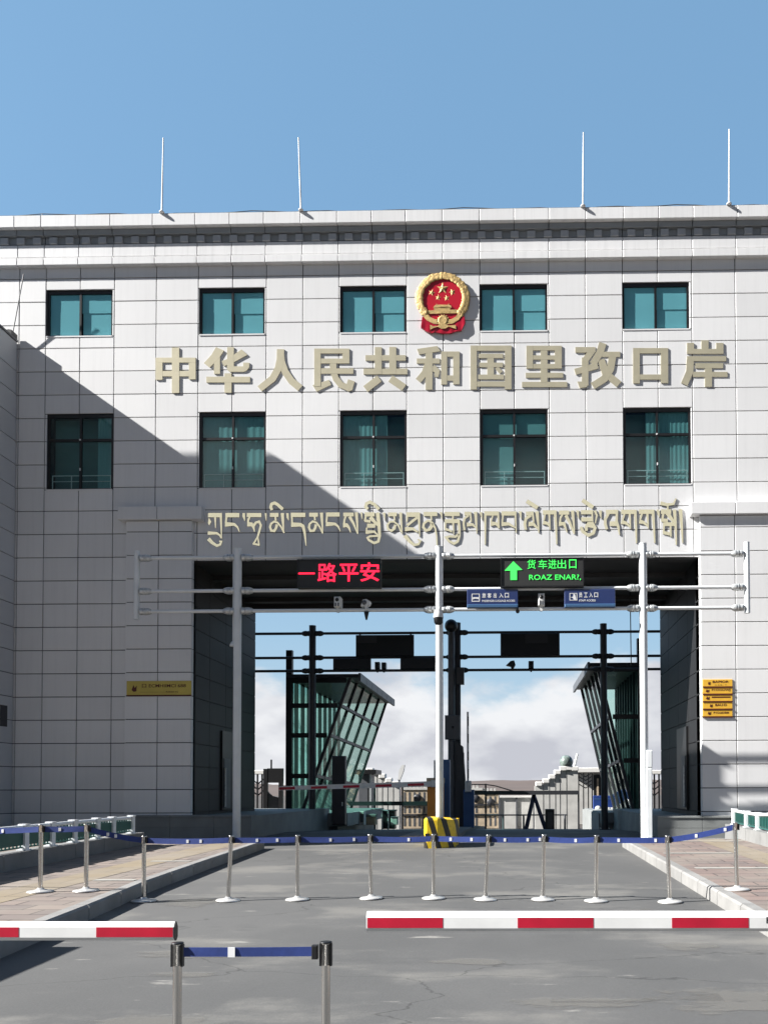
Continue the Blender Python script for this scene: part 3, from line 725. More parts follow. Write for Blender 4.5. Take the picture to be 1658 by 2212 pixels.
# lightning rods on the roof
RODS=[(350,298,460,-1,'leftmost tall white lightning rod on the flat roof edge'),(650,297,456,3,'white lightning rod on the roof, second from the left, leaning slightly'),
      (1258,286,446,-1,'white lightning rod on the roof right of the red and gold emblem'),(1573,279,440,-1,'rightmost and highest white lightning rod on the roof edge')]
zr=z1a
for i,(px,pt,pb,ln,lab) in enumerate(RODS):
    xa,_=at(px,pb,Y0-.3); za=z1a-.0; _,zt_=at(px,pt,Y0-.3)
    t=thing('lightning_rod',(xa,Y0-.3,za),lab,'lightning rod','lightning rods on the roof')
    dxp=-.012*ln*(zt_-za)
    MB().lathe((xa,Y0-.3,za+.0),[(.0,0),(.07,0),(.07,.03),(.03,.05),(.0,.05)],12).build('foot',M['white'],t)
    MB().cyl((xa,Y0-.3,za+.05),(xa+dxp,Y0-.3,zt_),.024,.016,n=8).build('mast',M['white'],t)
# ------------------------------------------------------------------ lettering on the wall (brass, stands off the cladding)
def crop(x0,y0,w):
    k=w/1658/1.85222
    return lambda p: (x0/1.85222+p[0]*k, y0/1.85222+p[1]*k), k
YLF=Y0-.024; YLB=Y0-.004
SPX=FPX/YLF
class Glyph:
    def __init__(s, cr): s.cr,s.k=crop(*cr); s.mb=MB(); s.n=0
    def _w(s,p): return at(*s.cr(p),YLF)
    def st(s,pts,w0,w1=None):
        w1=w0 if w1 is None else w1
        s.mb.ribbon([s._w(p) for p in pts],w0*s.k/SPX,w1*s.k/SPX,YLF+s.n*.0006,YLB+s.n*.0002); s.n+=1
    def poly(s,pts):
        s.mb.prism([s._w(p) for p in pts],YLF+s.n*.0006,YLB+s.n*.0002); s.n+=1
    def r(s,x0,x1,y0,y1): s.poly([(x0,y0),(x1,y0),(x1,y1),(x0,y1)])
c5=(600,1360,750); c6=(1300,1360,750); c7=(2050,1340,900)
HZ=[]
def g(cr): q=Glyph(cr); HZ.append(q); return q
q=g(c5); q.r(195,260,66,467); q.r(52,405,155,198); q.r(52,112,155,350); q.r(345,405,155,346); q.r(52,405,272,320)
q=g(c5); q.poly([(585,62),(655,92),(618,150),(530,243),(478,203),(545,130)]); q.r(567,620,140,298); q.poly([(683,62),(742,62),(742,232),(825,232),(825,198),(880,200),(878,240),(855,270),(830,280),(705,280),(683,262)])
q.poly([(810,82),(862,130),(742,195),(655,230),(633,186),(700,160)]); q.r(500,885,323,374); q.r(660,722,293,465)
q=g(c5); q.st([(1155,80),(1152,170),(1135,250),(1085,340),(970,430)],66,60); q.st([(1156,110),(1163,190),(1195,280),(1250,360),(1328,425)],60,62)
q=g(c6); q.r(-95,-38,75,410); q.r(-95,215,75,118); q.r(155,215,75,205); q.r(-95,215,163,206); q.r(-95,250,250,297); q.r(42,100,170,290); q.poly([(-110,398),(35,350),(55,395),(-75,455)]); q.st([(70,270),(95,340),(140,395),(215,425)],55); q.poly([(203,345),(262,365),(240,440),(205,455),(188,400)])
q=g(c6); q.r(440,500,62,300); q.r(567,628,60,300); q.r(357,712,133,181); q.r(340,727,252,302); q.st([(480,338),(358,432)],66); q.st([(578,338),(698,420)],66)
q=g(c6); q.poly([(812,78),(990,52),(1020,98),(830,126)]); q.r(888,948,85,438); q.r(810,1012,162,206); q.st([(912,200),(880,290),(822,358)],58,56); q.st([(945,240),(990,275),(985,325)],62,30); q.r(1025,1077,100,392); q.r(1131,1187,100,390); q.r(1025,1187,100,146); q.r(1025,1187,312,358)
q=g(c6); q.r(1285,1340,48,436); q.r(1588,1646,48,434); q.r(1285,1646,48,94); q.r(1285,1646,366,410); q.r(1355,1572,120,158); q.r(1362,1570,199,238); q.r(1352,1578,304,345); q.r(1432,1490,120,345); q.st([(1515,242),(1555,285)],34)
q=g(c7); q.r(100,148,78,246); q.r(309,360,78,246); q.r(100,360,78,112); q.r(100,360,149,180); q.r(100,360,212,246); q.r(205,254,78,350); q.r(95,370,277,313); q.r(67,400,344,382)
q=g(c7); q.r(460,608,88,128); q.st([(588,110),(535,180)],46); q.r(508,556,165,372); q.poly([(475,342),(556,342),(545,382),(492,390)]); q.st([(458,270),(625,224)],46); q.st([(662,58),(640,130),(590,212)],56,50); q.r(655,790,122,160); q.st([(735,150),(718,250),(672,322),(588,374)],54); q.st([(650,180),(682,280),(782,362)],50,54)
q=g(c7); q.r(885,934,95,355); q.r(1090,1143,95,353); q.r(885,1143,95,134); q.r(885,1143,290,327)
q=g(c7); q.r(1282,1550,102,138); q.r(1282,1333,57,138); q.r(1388,1440,38,138); q.r(1497,1550,57,138); q.r(1282,1570,155,191); q.st([(1306,180),(1302,270),(1262,362)],52); q.r(1345,1548,207,243); q.r(1325,1580,270,307); q.r(1414,1466,225,380)
S1=thing('chinese_lettering',(Xw(950),Y0-.02,Zw(795)),'large brass Chinese characters in one row above the lower windows','wall lettering')
for q in HZ: q.mb.build('character',M['brass'],S1,True)
TA=(800,1980,500); TB=(1250,1980,500); TC=(1700,1980,500); TD=(2180,1980,600)
TT=[]
def t_(cr): q=Glyph(cr); TT.append(q); return q
q=t_(TA); q.st([(107,265),(293,265)],58); q.st([(278,270),(283,420),(287,575)],32,12); q.st([(202,285),(208,435)],30,10); q.poly([(120,297),(152,352),(125,402),(103,372)]); q.st([(104,503),(225,505),(262,530),(287,572)],50,18); q.st([(112,578),(165,632),(225,670),(268,655),(285,615),(255,610)],52,22)
q=t_(TA); q.st([(338,265),(524,265)],58); q.st([(353,288),(344,370)],26); q.st([(333,387),(455,387),(500,425),(525,488)],64,10); q.poly([(563,238),(600,238),(597,348),(588,335),(565,285)])
q=t_(TA); q.st([(622,264),(816,264)],55); q.st([(660,288),(640,330),(640,370)],26,28); q.st([(627,386),(700,388)],62,50); q.st([(688,385),(712,430),(725,487)],48,10); q.st([(708,415),(740,365),(785,350),(808,400),(790,470),(768,545)],34,26); q.st([(770,545),(712,642)],24); q.st([(765,545),(785,665)],20); q.st([(700,642),(792,662)],26); q.poly([(858,238),(885,238),(882,345),(872,332)])
q=t_(TA); q.st([(957,198),(938,160),(950,118),(990,103),(1030,125),(1100,188)],38,44); q.st([(928,262),(1043,262)],54); q.st([(1000,285),(1006,340)],26); q.st([(1118,502),(1075,420),(1030,365),(985,350),(945,375),(930,420),(945,470),(985,475),(1010,435),(1020,388)],20,36); q.st([(1092,237),(1102,380),(1110,500)],46,14); q.poly([(1142,238),(1177,238),(1178,342),(1150,300)])
q=t_(TA); q.st([(1205,262),(1398,262)],58); q.st([(1219,288),(1222,370)],24); q.st([(1208,392),(1330,392),(1368,412),(1388,500),(1398,580),(1407,672)],64,10)
q=t_(TA); q.st([(1447,260),(1564,260)],54); q.st([(1520,285),(1525,335)],24); q.st([(1628,508),(1590,425),(1545,365),(1495,348),(1455,380),(1445,430),(1465,475),(1510,470),(1530,430),(1537,388)],20,36); q.st([(1610,232),(1620,380),(1628,510)],44,12)
q=t_(TB); q.st([(178,257),(360,257)],56); q.st([(191,282),(185,360)],24); q.st([(177,383),(300,383),(340,415),(370,482)],62,10)
q=t_(TB); q.st([(407,257),(546,257)],52); q.st([(440,282),(422,330),(418,380)],26); q.st([(404,402),(455,397),(485,435),(505,497)],62,10); q.st([(490,285),(545,380),(598,515)],44,12); q.st([(580,228),(592,380),(600,516)],44,12); q.poly([(635,228),(660,228),(662,333),(645,295)])
q=t_(TB); q.st([(735,185),(704,155),(715,112),(760,92),(815,120),(880,188)],40,42); q.st([(690,255),(822,255)],56); q.st([(706,280),(692,345)],26); q.st([(690,338),(770,350)],36); q.st([(765,290),(862,400)],56,30); q.st([(862,230),(880,400),(888,545),(870,615),(815,635),(745,595),(728,565),(760,545),(868,540)],50,24); q.st([(722,405),(832,405)],55); q.st([(718,430),(712,505)],22); q.st([(705,490),(820,484),(868,535)],52,16); q.poly([(925,233),(965,233),(962,345),(948,300)])
q=t_(TB); q.st([(1000,255),(1116,255)],52); q.st([(1080,280),(1088,335)],22); q.st([(1172,488),(1135,395),(1080,352),(1025,352),(992,395),(1000,450),(1045,472),(1085,445),(1095,392)],18,34); q.st([(1165,230),(1176,380),(1186,512)],42,12)
q=t_(TB); q.st([(1240,258),(1412,258)],62); q.st([(1252,285),(1250,350)],22); q.st([(1388,295),(1252,402)],34); q.st([(1224,452),(1330,446),(1395,492)],58,20); q.st([(1404,230),(1412,380),(1418,548)],38,12); q.st([(1222,535),(1285,610),(1345,660),(1405,650),(1430,605),(1392,585)],54,18)
q=t_(TB); q.st([(1470,250),(1652,250)],56); q.st([(1570,275),(1575,335)],22); q.st([(1650,668),(1643,540),(1625,440),(1585,365),(1530,335),(1475,375),(1465,425),(1500,468),(1550,455),(1578,415),(1575,375)],16,40); q.poly([(1679,225),(1718,225),(1720,340),(1706,290)])
q=t_(TC); q.st([(257,250),(457,250)],54); q.st([(365,272),(368,325)],22); q.st([(257,345),(455,345)],52); q.st([(270,368),(264,440)],20); q.st([(262,448),(330,470),(352,490)],38,20); q.st([(370,368),(378,518)],26,12); q.st([(440,320),(452,440),(452,540),(430,615),(380,643),(315,610),(275,560),(330,545),(400,552),(445,515)],34,30)
q=t_(TC); q.st([(520,245),(607,245)],50); q.st([(598,225),(608,355)],22); q.st([(575,268),(520,310),(508,380),(520,465)],28); q.st([(550,390),(630,390),(682,442)],54,12); q.st([(665,222),(676,370),(685,505)],44,12); q.poly([(717,225),(755,225),(755,335),(738,290)])
q=t_(TC); q.st([(782,243),(978,243)],56); q.st([(795,268),(795,655)],32,14); q.st([(895,270),(872,350)],20); q.st([(865,378),(940,378),(988,442)],64,8); q.st([(964,215),(974,435)],26)
q=t_(TC); q.st([(1010,243),(1207,243)],56); q.st([(1030,268),(1020,360)],22); q.st([(1010,385),(1105,380),(1195,432)],58,16); q.st([(1192,215),(1205,498)],28,14); q.poly([(1237,215),(1277,215),(1275,325),(1255,280)])
q=t_(TC); q.st([(1345,78),(1488,168)],52); q.st([(1335,243),(1432,243)],52); q.st([(1422,215),(1435,355)],24); q.st([(1400,265),(1335,310),(1318,380),(1332,458)],40,34); q.st([(1368,383),(1435,383),(1502,455)],64,12); q.st([(1478,215),(1495,360),(1506,498)],48,12)
q=t_(TD); q.st([(-28,190),(122,190)],46); q.st([(-5,212),(-15,275)],18); q.st([(-26,300),(20,312),(52,350)],48,10); q.st([(42,212),(52,382)],22,12); q.st([(105,172),(117,350),(126,542)],34,14)
q=t_(TD); q.st([(150,193),(263,193)],46); q.st([(188,215),(165,255),(162,300)],20); q.st([(148,318),(205,315),(240,408)],50,8); q.st([(225,222),(268,300),(316,422)],38,12); q.st([(298,170),(312,300),(320,428)],36,12); q.poly([(338,168),(370,168),(370,265),(352,225)])
q=t_(TD); q.st([(408,55),(528,135)],42); q.st([(392,188),(526,188)],46); q.st([(514,168),(520,292)],18); q.st([(395,268),(522,268)],46); q.st([(545,170),(568,225),(550,312)],28,10); q.st([(392,350),(412,400),(475,445),(530,420),(548,360),(520,312),(475,312),(450,350),(452,395)],32); q.st([(470,338),(532,350)],30); q.poly([(588,168),(622,168),(618,262),(600,225)])
q=t_(TD); q.st([(668,185),(800,185)],46); q.st([(695,205),(660,270),(662,320),(678,378)],30); q.st([(790,162),(785,290)],28); q.st([(712,315),(785,315)],52); q.st([(778,290),(805,350),(820,440)],42,8)
q=t_(TD); q.st([(838,185),(1006,185)],48); q.st([(872,208),(852,275)],22); q.st([(838,295),(890,308),(940,355)],48,12); q.st([(930,208),(940,372)],26,12); q.st([(990,162),(1000,340),(1006,530)],34,14)
q=t_(TD); q.st([(1032,183),(1202,183)],48); q.st([(1065,206),(1045,272)],22); q.st([(1035,290),(1085,302),(1138,350)],48,12); q.st([(1125,206),(1136,366)],26,12); q.st([(1185,160),(1198,340),(1208,527)],34,14); q.poly([(1225,160),(1260,160),(1262,252),(1238,212)])
q=t_(TD); q.st([(1270,88),(1340,105),(1415,98),(1442,35)],44,12); q.st([(1350,110),(1350,162)],18); q.st([(1275,182),(1388,182)],52); q.st([(1302,200),(1288,285)],24); q.st([(1282,275),(1352,280)],38); q.st([(1345,195),(1432,315)],48,20); q.st([(1425,158),(1438,350),(1446,548)],38,14); q.st([(1300,320),(1432,320)],42); q.st([(1310,340),(1305,415)],18); q.st([(1300,412),(1375,428)],36); q.st([(1380,335),(1385,458)],20)
q=t_(TD); q.st([(1490,156),(1505,340),(1516,527)],42,12)
S2=thing('tibetan_lettering',(Xw(960),Y0-.02,Zw(1135)),'smaller brass Tibetan script in one row just above the gantry','wall lettering')
for q in TT: q.mb.build('syllable',M['brass2'],S2,True)

# ------------------------------------------------------------------ national emblem
ek=290/1658/1.85222
def E(cx,cy,y=Y0-.1): return at(1630/1.85222+cx*ek,1070/1.85222+cy*ek,y)
ex,ez=E(797,720); es=ek/(FPX/(Y0-.1))       # metres per crop pixel
EM=thing('state_emblem',(ex,Y0-.02,ez),'round red and gilt emblem with stars, gate tower and red drapery','emblem')
def ell(cx,cy,rx,ry,n=48): return [E(cx+rx*math.cos(2*math.pi*i/n),cy+ry*math.sin(2*math.pi*i/n)) for i in range(n)]
MB().prism(ell(797,700,575,540),Y0-.10,Y0-.02).build('disc',M['red'],EM,True)
mb=MB(); rw=random.Random(5)       # wreath of grain: overlapping lumps round the rim
for i in range(64):
    a=math.pi*.5+R(48)+ (2*math.pi-2*R(48))*i/63
    for (rr,off) in ((530,.012),(492,.024),(562,.0)):
        cx=797+rr*1.02*math.cos(a+rw.uniform(-.03,.03)); cy=680+rr*.97*math.sin(a); x,z=E(cx,cy)
        mb.sphere((x,Y0-.13-off,z),rw.uniform(46,60)*es,8,(rw.uniform(.8,1.2),.75,rw.uniform(.8,1.2)))
mb.build('grain_wreath',M['gold'],EM)
def star(cx,cy,r,rot):
    pts=[]
    for i in range(10):
        a=-math.pi/2+rot+i*math.pi/5; k=r if i%2==0 else r*.40
        pts.append(E(cx+k*math.cos(a),cy+k*math.sin(a)))
    c=E(cx,cy); m_=MB(); m_.add([(x,Y0-.101,z) for x,z in pts]+[(c[0],Y0-.101-r*es*.42,c[1])],[(i,(i+1)%10,10) for i in range(10)])
    m_.build('star',M['gold'],EM,True)
star(795,450,140,0)
for p in ((545,545,82,.35),(690,660,72,.15),(885,670,72,-.15),(1015,535,82,-.35)): star(*p)
mb=MB()
mb.prism([E(580,905),E(612,850),E(650,835),E(925,835),E(985,850),E(1003,900)],Y0-.17,Y0-.1)
mb.prism([E(660,850),E(650,800),E(672,835),E(915,835),E(935,795),E(950,850)],Y0-.15,Y0-.101)
mb.prism([E(600,912),E(975,912),E(960,950),E(985,945),E(1170,945),E(1172,985),E(1155,1025),E(405,1042),E(420,965),E(600,960)],Y0-.155,Y0-.1)
for k in range(3): mb.prism([E(700+k*90,975),E(770+k*90,975),E(770+k*90,1032),E(700+k*90,1032)],Y0-.17,Y0-.156)
mb.prism([E(690,865),E(890,862),E(890,885),E(690,888)],Y0-.185,Y0-.171)
mb.build('gate_tower',M['gold'],EM,True)
mb=MB(); mb.ribbon([E(390,1065),E(470,1150),E(600,1215),E(720,1225),E(800,1195),E(900,1228),(E(1010,1215)),E(1130,1140),E(1220,1020)],110*es,100*es,Y0-.165,Y0-.1)
mb.lathe((E(800,1190)[0],Y0-.1,E(800,1190)[1]),[(115*es,0),(115*es,-.075),(85*es,-.085),(60*es,-.06),(.002,-.06)],20,'y')
for i in range(14):
    a=2*math.pi*i/14; x,z=E(800+128*math.cos(a),1190+128*math.sin(a)); mb.box(x-.014,x+.014,Y0-.165,Y0-.1,z-.014,z+.014)
mb.prism([E(510,1300),E(590,1335),E(690,1325),E(760,1280),E(860,1275),E(930,1318),E(1095,1305),E(1105,1395),E(930,1340),E(860,1385),E(760,1390),E(690,1345),E(600,1365),E(512,1415)],Y0-.2,Y0-.15)
mb.build('gear_and_bow',M['gold'],EM,True)
mb=MB()   # drapery: rippled red cloth
top=[(330,1090),(420,1150),(560,1220),(700,1250),(800,1215),(900,1250),(1060,1220),(1190,1150),(1285,1060)]
bot=[(298,1355),(430,1445),(550,1475),(620,1455),(790,1490),(990,1480),(1090,1440),(1220,1425),(1312,1240)]
v=[];nx=32;ny=6
def lerp(L_,t):
    t*=len(L_)-1; i=min(int(t),len(L_)-2); u=t-i; return (L_[i][0]*(1-u)+L_[i+1][0]*u, L_[i][1]*(1-u)+L_[i+1][1]*u)
for j in range(ny+1):
    for i in range(nx+1):
        a=lerp(top,i/nx); b=lerp(bot,i/nx); u=j/ny; x,z=E(a[0]*(1-u)+b[0]*u,a[1]*(1-u)+b[1]*u)
        v.append((x,Y0-.13-.022*math.sin(i*1.25+u*1.2)*u-.02*u,z))
n1=len(v)
v2=[(x,Y0-.03,z) for x,y,z in v]
f=[(j*(nx+1)+i,j*(nx+1)+i+1,(j+1)*(nx+1)+i+1,(j+1)*(nx+1)+i) for j in range(ny) for i in range(nx)]
W1=nx+1
rim=[(j*W1,(j+1)*W1) for j in range(ny)]+[(ny*W1+i,ny*W1+i+1) for i in range(nx)]+[((j+1)*W1+nx,j*W1+nx) for j in range(ny-1,-1,-1)]+[(i+1,i) for i in range(nx-1,-1,-1)]
mb.add(v,f,True); mb.add(v+v2,[(a,b,b+n1,a+n1) for a,b in rim]); mb.build('drapery',M['redcloth'],EM,True)
EM.scale.y=.36

# ------------------------------------------------------------------ the sign gantry in front of the opening
YG=19.3
def gantry(Y, name, posts, rails, hangers, rp, rr, mat, label, endcaps=()):
    x0,_=at(posts[0][0],1700,Y)
    GT=thing(name,(x0,Y,gz(Y)),label,'sign gantry')
    sx=FPX/Y
    for (px,pt) in posts:
        x,zt=at(px,pt,Y); z0=gz(Y)
        m_=MB(); m_.cyl((x,Y,z0),(x,Y,zt),rp,n=20); m_.lathe((x,Y,zt),[(rp,-.001),(rp*1.05,0),(rp*1.05,.015),(.001,.03)],20)
        m_.box(x-.2,x+.2,Y-.2,Y+.2,z0-.03,z0+.03)
        p=m_.build('post',mat,GT)
        for k in (-1,1):
            for q in (-1,1): 
                m_=MB(); m_.cyl((x+.15*k,Y+.15*q,z0+.03),(x+.15*k,Y+.15*q,z0+.08),.022,n=8); m_.build('bolt',M['galv'],p)
    xs=[at(p,1500,Y)[0] for p,_ in posts]
    for (px,pt,pb) in hangers:
        x,zt=at(px,pt,Y); _,zb=at(px,pb,Y); MB().cyl((x,Y,zb),(x,Y,zt),rp*.72,n=16).build('end_post',mat,GT)
    hx=[at(h[0],1500,Y)[0] for h in hangers]
    nodes=sorted([(x,rp) for x in xs]+[(x,rp*.72) for x in hx]) if not endcaps else sorted([(x,rp) for x in xs]+[(x,0) for x in endcaps])
    for pyr in rails:
        zr_=at(posts[len(posts)//2][0],pyr,Y)[1]
        for (a,ra),(b,rb) in zip(nodes,nodes[1:]):
            MB().cyl((a+ra*.9,Y,zr_),(b-rb*.9,Y,zr_),rr,n=14).build('rail',mat,GT)
            for (x,r,s) in ((a,ra,1),(b,rb,-1)):
                if r==0: continue
                m_=MB(); m_.lathe((x+s*r*.85,Y,zr_),[(.001,0),(rr*1.9,0),(rr*2.0,s*.05),(rr*1.75,s*.10)] ,14,'x')
                m_.lathe((x+s*(r*.85+.10),Y,zr_),[(rr*1.25,0),(rr*2.05,s*.015),(rr*2.05,s*.05),(rr*1.9,s*.055),(rr*2.05,s*.06),(rr*2.0,s*.10),(rr*1.5,s*.17),(rr*1.02,s*.2)],14,'x')
                for k in range(6):
                    t=k*math.pi/3; m_.cyl((x+s*(r*.85+.095),Y+rr*1.65*math.cos(t),zr_+rr*1.65*math.sin(t)),(x+s*(r*.85+.19),Y+rr*1.65*math.cos(t),zr_+rr*1.65*math.sin(t)),.014,n=6)
                m_.build('clamp',M['galv'] if mat is M['steelw'] else mat,GT,True)
    return GT
GT1=gantry(YG,'sign_gantry',[(514,1186),(948,1182),(1387,1175)],[1200.5,1272.5,1316.5],[(296.5,1190,1338),(1611,1171,1324)],.098,.045,M['steelw'],'white tubular steel gantry of three posts in front of the opening')
x,z=at(500,1200,YG); _,zb=at(500,1385,YG)
mb=MB(); mb.cyl((x,YG+.16,z),(x,YG+.16,zb),.022,n=8); mb.lathe((x,YG+.16,zb-.1),[(.001,0),(.085,0),(.085,.04),(.05,.12),(.02,.13)],14)
mb.box(x-.02,x+.12,YG+.1,YG+.18,z-.9,z-.86); mb.build('whip_aerial',M['steelw'],GT1)
x,z=at(1398,1620,YG); mb=MB(); mb.cbox(x-.06,x+.085,YG-.12,YG+.1,gz(YG)+.02,z-.45,.02); mb.cbox(x-.05,x+.09,YG-.12,YG+.1,z-.44,z,.02); mb.build('cable_duct',M['steelw'],GT1)
# led signs
def panel_sign(name,px0,px1,py0,py1,Y,dep,mat,label,cat,bevel=.012):
    x0,z1=at(px0,py0,Y); x1,z0=at(px1,py1,Y)
    t=thing(name,((x0+x1)/2,Y,z0),label,cat)
    MB().cbox(x0,x1,Y,Y+dep,z0,z1,bevel).build('housing',mat,t)
    return t,x0,x1,z0,z1
YS1=YG-.22
def frame_(t,x0,x1,z0,z1,Y,w,mat):
    mb=MB(); mb.box(x0,x1,Y-.02,Y-.001,z1-w,z1); mb.box(x0,x1,Y-.02,Y-.001,z0,z0+w); mb.box(x0,x0+w,Y-.02,Y-.001,z0+w,z1-w); mb.box(x1-w,x1,Y-.02,Y-.001,z0+w,z1-w); mb.build('frame',mat,t)
t,x0,x1,z0,z1=panel_sign('led_sign',642,822,1208,1268,YS1,.16,M['led'],'black LED board on the gantry showing red Chinese characters','LED sign')
frame_(t,x0,x1,z0,z1,YS1,.022,M['black'])
W_=x1-x0; H_=z1-z0; yt=YS1-.006
def redstroke(ch,a,b,c,d):
    text_faces(ch,x0+W_*a,x0+W_*b,z0+H_*c,z0+H_*d,yt,.010,.004).build('character',M['ledred'],t)
MB().box(x0+W_*.015,x0+W_*.212,yt-.004,yt,z0+H_*.475,z0+H_*.53).build('character',M['ledred'],t)
redstroke('路',.245,.475,.20,.86); redstroke('平',.50,.735,.21,.83); redstroke('安',.755,.985,.21,.88)
t,x0,x1,z0,z1=panel_sign('led_sign',1080,1260,1205,1266,YS1,.16,M['led'],'black LED board on the gantry showing a green up arrow and text','LED sign')
frame_(t,x0,x1,z0,z1,YS1,.022,M['black'])
W_=x1-x0; H_=z1-z0
AR=[(302,110),(460,262),(365,268),(365,440),(250,440),(250,275),(147,275)]
MB().prism([(x0+W_*(p-75)/1465,z1-H_*(q_-50)/510) for p,q_ in AR],yt-.004,yt).build('arrow',M['ledgreen'],t,True)
for i,(ch,a,b) in enumerate((('货',545,695),('车',742,895),('进',915,1060),('出',1075,1230),('口',1282,1410))):
    text_faces(ch,x0+W_*(a-75)/1465,x0+W_*(b-75)/1465,z1-H_*(245-50)/510,z1-H_*(85-50)/510,yt,.004,.004).build('character',M['ledgreen'],t)
text_faces('ROAZ ENAR?,',x0+W_*(578-75)/1465,x0+W_*(1488-75)/1465,z1-H_*(455-50)/510,z1-H_*(350-50)/510,yt,.006,.004).build('character',M['ledgreen'],t)
# blue direction signs
YB1=YG-.2
def blue(px0,px1,py0,py1,label,chars,cpos,eng,epos,icon):
    t,x0,x1,z0,z1=panel_sign('direction_sign',px0,px1,py0,py1,YB1,.1,M['blue'],label,'sign')
    W=x1-x0;H=z1-z0; fx=lambda u:x0+W*u; fz=lambda v_:z1-H*v_
    MB().cbox(x0+.002,x1-.002,YB1-.045,YB1-.001,z0-.005,z0+H*.18,.015).build('lip',M['bluel'],t)
    for ch,(a,b) in zip(chars,cpos): text_faces(ch,fx(a),fx(b),fz(.46),fz(.20),YB1-.002,.016,.003).build('character',M['white'],t)
    text_faces(eng,fx(epos[0]),fx(epos[1]),fz(.68),fz(.57),YB1-.002,.012,.003).build('english_line',M['white'],t)
    mb=MB(); y=YB1-.002
    if icon=='truck':
        for r_ in ((.09,.25,.23,.26),(.09,.25,.62,.66),(.09,.105,.26,.62),(.235,.25,.26,.62)): mb.box(fx(r_[0]),fx(r_[1]),y-.004,y,fz(r_[3]),fz(r_[2]))
        mb.prism([(fx(.11),fz(.42)),(fx(.23),fz(.42)),(fx(.225),fz(.54)),(fx(.20),fz(.51)),(fx(.15),fz(.50)),(fx(.115),fz(.55))],y-.004,y)
    else:
        for r_ in ((.10,.25,.22,.25),(.10,.25,.59,.62),(.10,.112,.25,.59),(.238,.25,.25,.59)): mb.box(fx(r_[0]),fx(r_[1]),y-.004,y,fz(r_[3]),fz(r_[2]))
        mb.prism([(fx(.112),fz(.44)),(fx(.17),fz(.42)),(fx(.175),fz(.27)),(fx(.205),fz(.27)),(fx(.225),fz(.47)),(fx(.235),fz(.58)),(fx(.18),fz(.58)),(fx(.165),fz(.48))],y-.004,y)
    mb.build('pictogram',M['white'],t,True)
blue(1008,1118,1273,1312,'dark blue sign with a framed pictogram and five white characters on the gantry','旅客出入口',[(.295,.37),(.40,.48),(.52,.58),(.63,.71),(.74,.82)],'PASSENGER LUGGAGE ACCESS',(.295,.94),'truck')
blue(1218,1328,1272,1311,'dark blue staff sign with four white characters right of the gantry camera','员工入口',[(.285,.35),(.385,.455),(.485,.555),(.585,.66)],'STAFF ACCESS',(.285,.61),'face')
# cameras on the gantry
def cam_box(px,py0,py1,Y,label,w=.16,mat=M['lamp'],slots=True,group='cameras on the gantry rails'):
    x,zt=at(px,py0,Y); _,zb=at(px,py1,Y)
    t=thing('security_camera',(x,Y,zb),label,'camera',group)
    h=zt-zb
    MB().cbox(x-w/2,x+w/2,Y-.12,Y+.16,zb+.02,zt,.025).build('body',mat,t)
    MB().lathe((x,Y-.121,zt-h*.3),[(.001,-.012),(w*.28,-.012),(w*.3,0)],14,'y').build('lens',M['black'],t)
    if slots:
        for k in (-1,1): MB().box(x+k*w*.22-w*.12,x+k*w*.22+w*.12,Y-.13,Y-.121,zb+.03,zb+h*.42).build('vent',M['dgrey'],t)
    MB().box(x-.03,x+.03,Y-.04,Y+.04,zb-.1,zb+.019).build('bracket',mat,t)
    return t
cam_box(730,1290,1314,YG-.03,'white box camera standing on the gantry rail below the red LED board')
cam_box(1168,1283,1311,YG-.03,'white upright camera on the rail between the two blue signs')
x,z=at(790,1305,YG); t=thing('security_camera',(x,YG,z-.2),'white turret camera tilted sideways on the rail, left of the centre post','camera','cameras on the gantry rails')
mb=MB(); mb.prism([(x-.11,z-.07),(x-.06,z+.09),(x+.03,z+.11),(x+.13,z+.05),(x+.10,z-.03),(x+.05,z-.06),(x+.05,z-.14),(x,z-.14),(x+.0,z-.06)],YG-.12,YG+.08); mb.build('body',M['lamp'],t,True)
MB().lathe((x-.02,YG-.121,z+.02),[(.001,-.02),(.055,-.02),(.06,0)],14,'y').build('lens',M['dgrey'],t)
MB().lathe((x+.02,YG-.03,z-.4),[(.001,0),(.02,0),(.045,.1),(.065,.2),(.001,.2)],12).build('horn',M['black'],t)
x,z=at(948,1352,YG-.02); t=thing('dome_camera',(x,YG-.24,z),'white and black dome camera hanging on the middle gantry post','camera')
MB().lathe((x,YG-.24,z),[(.001,-.02),(.07,-.005),(.105,.04),(.115,.13),(.118,.16)],22).build('dome',M['black'],t)
MB().lathe((x,YG-.24,z+.16),[(.125,0),(.125,.03),(.11,.13),(.06,.2),(.05,.24),(.001,.24)],22).build('hood',M['lamp'],t)
MB().box(x-.035,x+.035,YG-.22,YG-.09,z+.3,z+.38).build('bracket',M['lamp'],t)
x,z=at(1117,1320,YG); t=thing('floodlight',(x,YG-.05,z-.05),'small black floodlight under the rail below the first blue sign','lamp')
MB().cyl((x,YG-.2,z-.05),(x-.01,YG-.05,z+.02),.05,.03,n=10).build('lamp_head',M['black'],t); MB().box(x-.02,x+.02,YG-.06,YG-.02,z,z+.1).build('bracket',M['black'],t)
